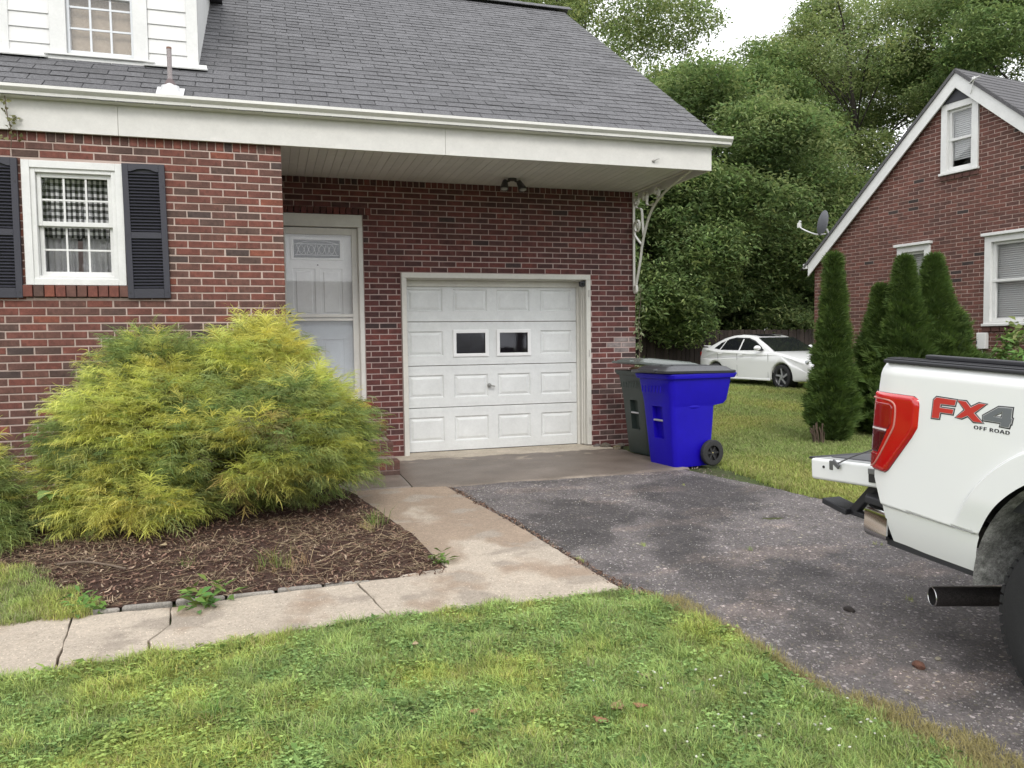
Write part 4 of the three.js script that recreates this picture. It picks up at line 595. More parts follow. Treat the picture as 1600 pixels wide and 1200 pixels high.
function threadShrub(name, label, lobes, nClump, seed, stems, gold, hollow) {
  const t = thing(name, label, 'shrub'), r = RNG(seed), A = [], B = [];
  const inside = (p, L, k) => { const [c, q] = L; return ((p.x - c[0]) / q[0]) ** 2 + ((p.y - c[1]) / q[1]) ** 2 + ((p.z - c[2]) / q[2]) ** 2 < k; };
  const area = lobes.map(([, q]) => q[0] * q[1] + q[1] * q[2] + q[0] * q[2]), tot = area.reduce((a, b) => a + b);
  for (let i = 0; i < nClump; i++) {
    let s = r() * tot, li = 0; while ((s -= area[li]) > 0) li++;
    const [c, q] = lobes[li], th = r() * Math.PI * 2, u = r() * 2 - 1, e = Math.sqrt(1 - u * u), d = V(e * Math.cos(th), u, e * Math.sin(th)), sh = (0.74 + 0.24 * Math.sqrt(r())) * (1 + 0.34 * fbm(d.x * 2.6 + li * 3, d.y * 2.6, d.z * 2.6));
    const o = V(c[0] + d.x * q[0] * sh, c[1] + d.y * q[1] * sh, c[2] + d.z * q[2] * sh);
    if (o.y < 0.06 || o.z < 1.85 || lobes.some((L, k) => k !== li && inside(o, L, 0.5))) continue;
    if (d.y < -0.5 && r() < 0.7) continue;
    if (hollow && hollow(o) && r() < 0.85) continue;
    const outer = V(d.x, d.y * 0.7 + 0.4, d.z).add(V(r() - 0.5, (r() - 0.5) * 0.5, r() - 0.5).multiplyScalar(0.7)).normalize(), R = 0.06 + r() * 0.1, n = Math.round(20 + R * 170), len = 0.7 + r() * 0.45;
    const yel = sstep(-0.14, 0.16, fbm(o.x * 1.9 + 2, o.y * 2.2 + 7, o.z * 1.9) + gold(o, d)), isY = r() < yel, dead = r() < 0.02, tone = 0.78 + r() * 0.5, warm = 0.9 + r() * 0.2;
    for (let k = 0; k < n; k++) {
      const v = V(r() - 0.5, (r() - 0.5) * 0.4, r() - 0.5).normalize(), dir = outer.clone().addScaledVector(v, 0.95).normalize(), p = o.clone().addScaledVector(v, R * (0.3 + r())).addScaledVector(outer, (r() - 0.5) * 0.14);
      if (p.y < 0.015 || p.z < 1.74) continue;
      const X = V(0, 1, 0).cross(dir).normalize(), Y = dir.clone().cross(X), m = new THREE.Matrix4().makeBasis(X, Y, dir), kk = tone * (0.85 + r() * 0.3);
      ((isY ? r() < 0.88 : r() < 0.1) ? A : B).push({ p, q: new THREE.Quaternion().setFromRotationMatrix(m), s: len * (0.6 + r() * 0.75), c: dead && r() < 0.5 ? [kk * 0.8, kk * 0.62, kk * 0.8] : [kk * warm, kk, kk * (0.85 + r() * 0.3)] });
    }
  }
  const mat = leafMat(0.85, 0.3);
  const half = (L) => [L.filter((_, i) => i % 2), L.filter((_, i) => !(i % 2))], [A1, A2] = half(A), [B1, B2] = half(B);
  instances('golden_foliage', threadSpray(seed + 1, [0.622, 0.617, 0.158]), mat, A1, t); instances('golden_foliage', threadSpray(seed + 2, [0.54, 0.576, 0.151]), mat, A2, t);
  instances('green_foliage', threadSpray(seed + 3, [0.221, 0.292, 0.098]), mat, B1, t); instances('green_foliage', threadSpray(seed + 4, [0.282, 0.336, 0.106]), mat, B2, t);
  const bark = M(0.1, 0.07, 0.05, 0.95, { map: fineMap });
  for (const [a, list] of stems) for (const b of list) { const m = [lerp(a[0], b[0], 0.5), lerp(a[1], b[1], 0.42), lerp(a[2], b[2], 0.5)]; const mb = new MB().tube([a, m, b], 0.017, 6, 14); for (let k = 0; k < 5; k++) { const q = 0.35 + 0.6 * r(), o = [lerp(m[0], b[0], q), lerp(m[1], b[1], q), lerp(m[2], b[2], q)]; mb.tube([o, [o[0] + (r() - 0.5) * 0.3, o[1] + r() * 0.12, o[2] + (r() - 0.5) * 0.3], [o[0] + (r() - 0.5) * 0.6, o[1] + r() * 0.15, o[2] + (r() - 0.5) * 0.6]], 0.006, 5, 8); } mb.build('stem', bark, t); }
  return t;
}
threadShrub('threadleaf_shrub', 'big mounded golden threadleaf shrub in the mulch bed before the brick wall', [
  [[-0.85, 0.62, 2.5], [0.7, 0.54, 0.6]], [[0.02, 0.58, 2.6], [0.6, 0.5, 0.6]], [[-0.82, 1.02, 2.38], [0.42, 0.36, 0.4]], [[-0.12, 1.1, 2.3], [0.34, 0.36, 0.36]], [[-1.32, 0.46, 2.5], [0.3, 0.32, 0.36]], [[0.4, 0.42, 2.6], [0.28, 0.34, 0.4]], [[-1.0, 0.2, 2.9], [0.5, 0.22, 0.32]], [[0.2, 0.76, 2.8], [0.34, 0.3, 0.34]], [[-0.17, 1.45, 2.25], [0.07, 0.16, 0.07]], [[-0.3, 0.5, 2.9], [0.48, 0.34, 0.34]], [[0.05, 1.3, 2.3], [0.2, 0.14, 0.2]], [[-1.0, 1.28, 2.35], [0.14, 0.12, 0.16]],
], 640, 71, [[[-0.5, -0.02, 2.5], [[-1.0, 0.8, 2.5], [-0.8, 1.15, 2.3], [-0.2, 1.4, 2.25], [0.1, 0.6, 2.8], [-0.5, 0.5, 3.0]]], [[0.05, -0.02, 2.55], [[0.5, 0.5, 2.7], [0.2, 0.8, 2.8], [0.0, 1.2, 2.3], [0.6, 0.3, 2.9], [-0.2, 0.4, 3.0]]]], () => 0.07, (o) => o.y < 0.36 && o.x > -0.5 && o.x < 0.5 && o.z > 2.6);
threadShrub('threadleaf_shrub', 'small green threadleaf shrub at the end of the bed, below the left shutter', [[[-2.16, 0.2, 3.1], [0.3, 0.3, 0.32]], [[-2.26, 0.42, 3.05], [0.26, 0.2, 0.28]], [[-2.6, 0.36, 3.0], [0.36, 0.36, 0.36]]], 260, 75, [[[-2.2, -0.06, 3.05], [[-2.0, 0.4, 3.2], [-2.4, 0.5, 3.0], [-2.2, 0.6, 2.9]]]], () => -0.05);
// arborvitae: upright flattened fans
function fanSpray(seed, col) { const r = RNG(seed), P = [], C = []; for (let k = 0; k < 13; k++) { const a = (k / 12 - 0.5) * 1.9 + (r() - 0.5) * 0.2, L = 0.075 + r() * 0.045, b = 0.02 + 0.02 * Math.cos(a); ribbon(P, C, [[Math.sin(a) * 0.012, 0, 0], [Math.sin(a) * L * 0.55, Math.cos(a) * L * 0.6, b * 0.5 + (r() - 0.5) * 0.01], [Math.sin(a) * L, Math.cos(a) * L * 1.05, b + (r() - 0.5) * 0.015]], 0.0085, [Math.cos(a), -Math.sin(a), (r() - 0.5) * 0.5], col); } return colored(P, C); }
const arbGeo = [fanSpray(3, [0.089, 0.149, 0.036]), fanSpray(5, [0.112, 0.171, 0.042])], arbMat = leafMat(0.75, 0.25);
function arborvitae(label, x, z, H, R, seed, n, tipR = 0.025) {
  const t = thing('arborvitae', label, 'evergreen shrub', [x, G(x, z) - 0.02, z], 0, 'evergreens beside the neighbor house'), r = RNG(seed), L = [[], []];
  const prof = (h) => R * Math.min(1, sstep(-0.12, 0.16, h)) * Math.pow(1 - h, 1.12) * (1 + 0.22 * Math.sin(Math.PI * h * 1.2)) + tipR * Math.sqrt(1 - h);
  for (let i = 0; i < n; i++) {
    const h = Math.pow(r(), 1.18), th = r() * Math.PI * 2, bump = 1 + 1.0 * fbm(Math.cos(th) * 1.6 + seed, h * 7, Math.sin(th) * 1.6) + 0.5 * fbm(Math.cos(th) * 5 + seed, h * 22, Math.sin(th) * 5), rr = prof(h) * bump * (0.66 + 0.36 * Math.sqrt(r()));
    const p = V(Math.cos(th) * rr, 0.06 + h * H, Math.sin(th) * rr), out = V(Math.cos(th), 0.15, Math.sin(th)).normalize();
    const up = V((r() - 0.5) * 0.7, 1, (r() - 0.5) * 0.7).add(out.clone().multiplyScalar(0.25 + r() * 0.6)).normalize(), X = up.clone().cross(out).normalize().applyAxisAngle(up, (r() - 0.5) * 2.6), Z = X.clone().cross(up);
    const k = 0.7 + r() * 0.5 + 0.5 * fbm(Math.cos(th) * 3 + seed, h * 9, Math.sin(th) * 3); L[i % 2].push({ p, q: new THREE.Quaternion().setFromRotationMatrix(new THREE.Matrix4().makeBasis(X, up, Z)), s: 0.75 + r() * 0.65, c: [k, k, k * (0.8 + r() * 0.4)] });
  }
  instances('foliage', arbGeo[0], arbMat, L[0], t); instances('foliage', arbGeo[1], arbMat, L[1], t);
  new MB().tube([[0, -0.05, 0], [0.02, H * 0.4, 0.01], [0, H * 0.92, 0]], 0.035, 7, 12).build('trunk', M(0.1, 0.07, 0.05, 0.95), t);
}
arborvitae('narrow spire shaped evergreen standing alone at the corner of the neighbor house', 7.08, 0.85, 2.36, 0.215, 5, 6500);
arborvitae('tall evergreen spire, twin peak nearer the small neighbor window', 8.38, 0.7, 2.36, 0.55, 8, 9500);
arborvitae('tall evergreen spire, twin peak nearer the wide neighbor window', 8.78, 0.8, 2.38, 0.66, 13, 10500);
arborvitae('short evergreen tucked behind the twin evergreen spires', 8.24, 0.42, 2.0, 0.42, 21, 6000);
{ const t = thing('dead_stump', 'cluster of dry brown stalks at the foot of the narrow evergreen', 'stump', [6.78, 0, 1.0]); const r = RNG(3); const mb = new MB(); for (let i = 0; i < 16; i++) { const a = r() * 6.3, d = r() * 0.1; mb.tube([[Math.cos(a) * d, -0.03, Math.sin(a) * d], [Math.cos(a) * d * 1.2, 0.12, Math.sin(a) * d * 1.2], [Math.cos(a) * d * 1.7 + (r() - 0.5) * 0.05, 0.16 + r() * 0.14, Math.sin(a) * d * 1.7]], 0.009, 5, 6); } const m = mb.build('stalks', M(0.1, 0.07, 0.05, 0.95), t); m.userData.kind = 'stuff'; }
// broad leaves
function leafClump(seed, n, R, L, w, toneA, toneB, droop = 0.3) {
  const r = RNG(seed), P = [], C = [];
  for (let k = 0; k < n; k++) {
    const th = r() * 6.283, u = r() * 2 - 1, e = Math.sqrt(1 - u * u), rad = R * Math.cbrt(r()), o = [e * Math.cos(th) * rad, u * rad * 0.75, e * Math.sin(th) * rad], a = r() * 6.283, tilt = -droop + (r() - 0.5) * 0.9, d = [Math.cos(a) * Math.cos(tilt), Math.sin(tilt), Math.sin(a) * Math.cos(tilt)];
    const roll = (r() - 0.5) * 1.2, s = [-Math.sin(a) * Math.cos(roll), Math.sin(roll), Math.cos(a) * Math.cos(roll)], l = L * (0.7 + r() * 0.6), ww = w * (0.7 + r() * 0.6), f = ww * 0.35, q = lerp(0, 1, r()), c = [0, 1, 2].map((i) => lerp(toneA[i], toneB[i], q));
    const A = o, M1 = [o[0] + d[0] * l * 0.45 + s[0] * ww, o[1] + d[1] * l * 0.45 + s[1] * ww + f, o[2] + d[2] * l * 0.45 + s[2] * ww], M2 = [o[0] + d[0] * l * 0.45 - s[0] * ww, o[1] + d[1] * l * 0.45 - s[1] * ww + f, o[2] + d[2] * l * 0.45 - s[2] * ww], B = [o[0] + d[0] * l, o[1] + d[1] * l - l * 0.1, o[2] + d[2] * l];
    P.push(...A, ...M1, ...B, ...A, ...B, ...M2); for (let i = 0; i < 6; i++) C.push(...c);
  }
  return colored(P, C);
}
const barkMat = M(0.085, 0.07, 0.058, 0.95, { map: fineMap, bumpMap: fineBump, bumpScale: 0.01 });
const treeLeaf = leafMat(1.0, 0.5);
const deepLeaves = [leafClump(11, 20, 0.42, 0.15, 0.034, [0.11, 0.18, 0.06], [0.27, 0.37, 0.13]), leafClump(12, 20, 0.42, 0.15, 0.034, [0.12, 0.185, 0.06], [0.3, 0.385, 0.135])];
const lightLeaves = [leafClump(13, 18, 0.42, 0.15, 0.036, [0.14, 0.2, 0.065], [0.31, 0.38, 0.15]), leafClump(14, 18, 0.42, 0.15, 0.036, [0.15, 0.21, 0.07], [0.34, 0.4, 0.16])];
function tree(name, label, x, z, o) { // o: H crown top, y0 crown bottom, R, lobes, clumps, light, seed, lr
  const t = thing(name, label, 'tree', [x, G(x, z) - 0.05, z], 0, 'trees behind the houses'), r = RNG(o.seed), geo = o.light ? lightLeaves : [deepLeaves[0], o.seed % 3 ? deepLeaves[1] : lightLeaves[0]], L = [[], []];
  const lobes = [], cy = (o.H + o.y0) / 2, hy = (o.H - o.y0) / 2;
  for (let i = 0; i < o.lobes; i++) { const th = r() * 6.283, u = (i + 0.5) / o.lobes * 2 - 1, e = Math.sqrt(1 - u * u * 0.92), k = 0.45 + 0.55 * Math.sqrt(r()); lobes.push([Math.cos(th) * e * o.R * k, cy + u * hy * (0.8 + 0.2 * r()), Math.sin(th) * e * o.R * k, (o.lr || 1.15) * (0.65 + 0.7 * r())]); }
  for (let i = 0; i < o.clumps; i++) {
    const [lx, ly, lz, lr] = lobes[Math.floor(r() * lobes.length)], th = r() * 6.283, u = r() * 2 - 1, e = Math.sqrt(1 - u * u), k = lr * (0.35 + 0.65 * Math.sqrt(r())), p = V(lx + Math.cos(th) * e * k * 1.15, ly + u * k * 0.7 - 0.12 * k * k, lz + Math.sin(th) * e * k * 1.15);
    if (fbm(p.x * 0.9 + o.seed, p.y * 0.9, p.z * 0.9) < -0.16 && r() < 0.85) continue;
    const kk = 0.78 + r() * 0.44; L[i % 2].push({ p, q: new THREE.Quaternion().setFromEuler(new THREE.Euler((r() - 0.5) * 0.7, r() * 6.283, (r() - 0.5) * 0.7)), s: (o.ls || 1) * (0.75 + r() * 0.55), c: [kk * (0.92 + r() * 0.2), kk, kk * (0.85 + r() * 0.3)] });
  }
  const cr = new THREE.Group(); cr.name = 'crown'; t.add(cr); instances('foliage', geo[0], treeLeaf, L[0], cr); instances('foliage', geo[1], treeLeaf, L[1], cr);
  const th = o.H * 0.62, tr = o.tr || 0.2, trunk = new MB(), pts = [[0, -0.2, 0], [0.1 * (r() - 0.5), th * 0.35, 0.2 * (r() - 0.5)], [0.5 * (r() - 0.5), th * 0.7, 0.5 * (r() - 0.5)], [0.8 * (r() - 0.5), th, 0.8 * (r() - 0.5)], [0.8 * (r() - 0.5), o.H * 0.9, 0.8 * (r() - 0.5)]];
  for (let i = 0; i < 4; i++) trunk.cyl(pts[i], pts[i + 1], tr * (1 - i * 0.22), tr * (1 - (i + 1) * 0.22) + 0.005, 9, true); trunk.build('trunk', barkMat, t);
  const c = new THREE.CatmullRomCurve3(pts.map((p) => V(...p)));
  lobes.forEach(([lx, ly, lz], i) => { if (i % (o.skip || 1)) return; const b = clamp(((ly - 1.2 - r() * 1.6) / (o.H * 0.9)), 0.12, 0.95), a = c.getPoint(b); new MB().tube([[a.x, a.y, a.z], [lerp(a.x, lx, 0.45), lerp(a.y, ly, 0.62), lerp(a.z, lz, 0.45)], [lx, ly, lz]], 0.03 + 0.012 * (1 - b), 5, 10).build('limb', barkMat, t); });
  return t;
}
tree('shade_tree', 'dense dark green tree with drooping leaves just past the garage roof corner', 14.61, -15.2, { H: 10.6, y0: 2.0, R: 4.1, lobes: 64, clumps: 13000, seed: 201, tr: 0.28, skip: 2 });
tree('shade_tree', 'pale green airy tree rising behind the grey roof ridge', 13.2, -22.5, { H: 17, y0: 6, R: 5.2, lobes: 58, clumps: 9000, light: true, seed: 202, tr: 0.3, lr: 1.5, skip: 2 });
tree('shade_tree', 'tall airy tree with open crown behind the satellite dish', 23.6, -18.5, { H: 16.2, y0: 4.5, R: 4.6, lobes: 50, clumps: 6000, light: true, seed: 203, tr: 0.28, lr: 1.3, skip: 2 });
tree('shade_tree', 'tall leafy tree behind the gable peak of the brick neighbor house', 31, -20, { H: 19, y0: 5, R: 6.5, lobes: 66, clumps: 11500, light: true, seed: 204, tr: 0.33, lr: 1.5, skip: 2 });
tree('shade_tree', 'dark limbed tree over the ridge of the brick neighbor house', 27.5, -12.4, { H: 15.5, y0: 5.5, R: 5.2, lobes: 50, clumps: 8500, seed: 205, tr: 0.3, lr: 1.35, skip: 2 });
tree('understory_tree', 'low dark tree at the fence behind the recycling bins', 12.0, -14.2, { H: 7.4, y0: 0.7, R: 2.9, lobes: 40, clumps: 7200, seed: 206, tr: 0.14, lr: 1.0, skip: 2 });
tree('understory_tree', 'low dark tree at the fence behind the white sedan', 17.4, -14.7, { H: 7.2, y0: 0.8, R: 3.0, lobes: 40, clumps: 7200, seed: 207, tr: 0.14, lr: 1.0, skip: 2 });
tree('shade_tree', 'mid green round crowned tree between the two houses', 18.4, -18.8, { H: 12.5, y0: 3.5, R: 4.3, lobes: 52, clumps: 9500, seed: 208, tr: 0.24, skip: 2 });
tree('understory_tree', 'dark leafy thicket tree behind the trunk of the dense dark tree', 15.6, -17.6, { H: 6.5, y0: 0.3, R: 3.2, lobes: 36, clumps: 6500, seed: 209, tr: 0.12, skip: 2 });
tree('understory_tree', 'dark thicket tree behind the eave of the brick neighbor house', 21.0, -15.0, { H: 7.0, y0: 0.4, R: 3.2, lobes: 40, clumps: 6500, seed: 210, tr: 0.12, skip: 2 });
tree('shade_tree', 'far pale tree seen through the gap between the crowns', 22, -34, { H: 11, y0: 1, R: 8, lobes: 70, clumps: 9500, light: true, seed: 211, tr: 0.3, lr: 1.7, ls: 1.3, skip: 3 });
tree('shade_tree', 'far tree hidden low behind the back fence', 11, -31, { H: 12, y0: 0.5, R: 7, lobes: 60, clumps: 8000, seed: 212, tr: 0.3, lr: 1.6, ls: 1.3, skip: 3 });
// back fence, dark weathered boards
{
  const f = thing('wood_fence', 'dark weathered board fence under the trees behind the white sedan', 'fence', [0, 0, 0]), r = RNG(8), mats = [0.05, 0.04, 0.06].map((v) => M(v * 1.15, v * 0.85, v * 0.72, 0.95, { map: fineMap }));
  for (let i = 0; i < 78; i++) { const x = 8 + i * 0.152, z = -12.75 + (x - 8) * 0.02; const m = new MB().box(0, 0.8, 0, 0.142, 1.6 + (r() - 0.5) * 0.05, 0.018).build('board', mats[i % 3], f); m.position.set(x, G(x, z) + 0.0, z + (r() - 0.5) * 0.01); m.rotation.z = (r() - 0.5) * 0.02; }
  for (const y of [0.35, 1.3]) new MB().box(13.9, G(13, -12) + y, -12.81 + 0.12, 12.2, 0.09, 0.04, 0, -0.02, 0).build('rail', mats[0], f);
}
// ------------------------------------------------------------------ carts
function loft(rings, cap = true) { const n = rings[0].length, P = []; for (let j = 0; j < rings.length - 1; j++) for (let i = 0; i < n; i++) { const k = (i + 1) % n, a = rings[j][i], b = rings[j][k], c = rings[j + 1][k], d = rings[j + 1][i]; P.push(...a, ...c, ...b, ...a, ...d, ...c); } if (cap) for (const [R, f] of [[rings[0], 1], [rings[rings.length - 1], 0]]) { const c = [0, 1, 2].map((q) => R.reduce((s, p) => s + p[q], 0) / n); for (let i = 0; i < n; i++) { const k = (i + 1) % n; f ? P.push(...c, ...R[i], ...R[k]) : P.push(...c, ...R[k], ...R[i]); } } const g = new THREE.BufferGeometry(); g.setAttribute('position', new THREE.Float32BufferAttribute(P, 3)); g.computeVertexNormals(); return g; }
function rring(y, xf, xb, hw, rad, notch = 0, nw = 0.085) { // rounded rectangle, with a pocket in the front (x = xf) face
  const out = [], arc = (cx, cz, a0) => { for (let i = 0; i <= 4; i++) { const a = a0 + i / 4 * Math.PI / 2; out.push([cx + Math.cos(a) * rad, y, cz + Math.sin(a) * rad]); } };
  arc(xb - rad, hw - rad, 0); arc(xf + rad, hw - rad, Math.PI / 2); out.push([xf, y, nw + 0.004], [xf + notch, y, nw], [xf + notch, y, -nw], [xf, y, -nw - 0.004]); arc(xf + rad, -hw + rad, Math.PI); arc(xb - rad, -hw + rad, -Math.PI / 2); return out;
}
function cart(name, label, pos, turn, mat, lidMat, lidTilt) {
  const t = thing(name, label, 'waste cart', pos, turn);
  const S = [[0.0, -0.25, 0.23, 0.232, 0.05, 0], [0.035, -0.256, 0.24, 0.24, 0.05, 0], [0.3, -0.282, 0.252, 0.252, 0.05, 0], [0.302, -0.282, 0.252, 0.252, 0.05, 0.055], [0.55, -0.305, 0.262, 0.266, 0.05, 0.055], [0.65, -0.314, 0.266, 0.27, 0.05, 0.055], [0.655, -0.315, 0.268, 0.27, 0.05, 0], [0.575 + 0.1, -0.316, 0.40, 0.275, 0.055, 0], [0.71, -0.32, 0.44, 0.282, 0.06, 0], [0.9, -0.352, 0.475, 0.3, 0.06, 0], [0.955, -0.36, 0.48, 0.306, 0.06, 0], [0.96, -0.385, 0.52, 0.33, 0.07, 0], [1.0, -0.4, 0.545, 0.338, 0.07, 0], [1.012, -0.398, 0.54, 0.334, 0.07, 0]];
  let g = loft(S.map((s) => rring(...s))); mesh('body', boxUV(toCreasedNormals(clean(g), 0.6)), mat, t);
  // gusset collar at the front of the rim and ribs
  new MB().ext(poly([[-0.315, 1.0], [0.315, 1.0], [0.29, 0.9], [0.22, 0.8], [-0.22, 0.8], [-0.29, 0.9]]), 0.03, 0.006, new THREE.Matrix4().makeBasis(V(0, 0, 1), V(0.1, 1, 0).normalize(), V(-1, 0.1, 0).normalize()).setPosition(-0.262, 0, 0)).build('front_collar', mat, t);
  for (let i = -3; i <= 3; i++) new MB().rbox(-0.388, 0.845, i * 0.055, 0.012, 0.07, 0.012, 0.004, 0, 0, -0.1).build('rib', mat, t);
  for (const s of [-1, 1]) new MB().at(new THREE.SphereGeometry(0.13, 18, 8, 0, Math.PI * 2, 0, Math.PI / 2), -0.02, 0.655, s * 0.255, s * Math.PI / 2 * 0.9, 0, 0, 0.85, 0.16, 0.22).build('side_boss', mat, t);
  new MB().cyl([-0.285, 0.5, -0.1], [-0.285, 0.5, 0.1], 0.013).build('lift_bar', M(0.5, 0.5, 0.52, 0.35, { metalness: 0.7 }), t);
  new MB().cyl([0.535, 0.985, -0.24], [0.535, 0.985, 0.24], 0.014).rbox(0.51, 0.97, -0.25, 0.06, 0.03, 0.02, 0.006).rbox(0.51, 0.97, 0.25, 0.06, 0.03, 0.02, 0.006).build('handle', mat, t);
  const wm = M(0.025, 0.025, 0.026, 0.75, { map: fineMap });
  for (const s of [-1, 1]) { const w = new MB().at(new THREE.LatheGeometry([[0.08, -0.028], [0.13, -0.03], [0.142, -0.02], [0.143, 0.02], [0.13, 0.03], [0.08, 0.028]].map((p) => new THREE.Vector2(...p)), 28), 0.2, 0.143, s * 0.292, Math.PI / 2, 0, 0).build('wheel', wm, t); const hub = new MB().cyl([0.2, 0.143, s * 0.275], [0.2, 0.143, s * 0.306], 0.03, 0.026, 14); for (let k = 0; k < 6; k++) { const a = k / 6 * 6.283; hub.box(0.2 + Math.cos(a) * 0.055, 0.143 + Math.sin(a) * 0.055, s * 0.295, 0.075, 0.022, 0.016, 0, 0, a); } hub.cyl([0.2, 0.143, s * 0.278], [0.2, 0.143, s * 0.284], 0.085, 0.085, 24); hub.build('hub', wm, w); new MB().sph(0.2, 0.143, s * 0.307, 0.007).build('axle_cap', M(0.5, 0.42, 0.2, 0.4), w); }
  // lid hinged at the handle side
  const lid = new THREE.Group(); lid.name = 'lid'; t.add(lid); lid.position.set(0.47, 1.014, 0); lid.rotation.z = -lidTilt;
  const LS = [[-0.004, -0.915, 0.05, 0.345, 0.07], [0.02, -0.918, 0.052, 0.348, 0.07], [0.026, -0.905, 0.045, 0.338, 0.065], [0.03, -0.86, 0.03, 0.3, 0.06], [0.062, -0.82, -0.02, 0.265, 0.05], [0.072, -0.78, -0.06, 0.24, 0.05], [0.07, -0.5, -0.2, 0.12, 0.05]];
  mesh('lid_shell', boxUV(toCreasedNormals(clean(loft(LS.map(([y, a, b, h, r]) => rring(y, a, b, h, r)))), 0.7)), lidMat, lid);
  for (const zz of [-0.2, 0, 0.2]) new MB().rbox(-0.42, 0.073, zz, 0.62, 0.012, 0.05, 0.005).build('lid_rib', lidMat, lid);
  new MB().rbox(-0.9, 0.02, 0, 0.07, 0.035, 0.3, 0.01).build('lid_grip', lidMat, lid);
  return t;
}
const blueM = MP(0.01, 0.0025, 0.4, 0.5, { specularIntensity: 0.45, map: tex(512, 512, (u, v, i, j) => { const n = N512[j * 512 + i], f = F512[(j * 3) % 512 * 512 + i], s = sstep(0.62, 0.72, N512[((j >> 3) + 200) % 512 * 512 + (i * 2) % 512]) * sstep(0.5, 0.7, f); const k = 0.86 + 0.16 * n; return [k + s * 0.12, k + s * 0.12, Math.min(1, k + s * 0.02)]; }, { repeat: 1.3 }), bumpMap: fineBump, bumpScale: 0.0004 }), greenM = MP(0.03, 0.042, 0.036, 0.5, { bumpMap: fineBump, bumpScale: 0.0004 });
cart('recycling_cart', 'bright blue wheeled cart with black lid beside the dark green cart', [4.33, G(4.33, 1.72) + 0.005, 1.72], 0.14, blueM, MP(0.035, 0.036, 0.042, 0.3, { bumpMap: fineBump, bumpScale: 0.0004 }), 0.015);
cart('trash_cart', 'dark green wheeled cart with lid propped ajar against the brick corner', [4.5, 0.005, 0.82], 0.1, greenM, MP(0.11, 0.125, 0.115, 0.25, { bumpMap: fineBump, bumpScale: 0.0004 }), 0.1);
{ const c = thing('cardboard_piece', 'crumpled brown cardboard sticking out under the dark green cart lid', 'cardboard', [4.22, 1.03, 0.98], 0.2); mesh('sheet', boxUV(clean(gridGeo(14, 6, (u, v) => [lerp(-0.16, 0.22, u), 0.02 * Math.sin(u * 9 + v * 3) + v * 0.05 - 0.01, lerp(-0.1, 0.17, v)]))), M(0.42, 0.29, 0.16, 0.9, { map: fineMap, side: THREE.DoubleSide }), c); new MB().rbox(0.02, 0.012, 0.1, 0.3, 0.02, 0.05, 0.006, 0.2, 0.1, 0.1).build('flap', M(0.46, 0.33, 0.19, 0.9), c); }

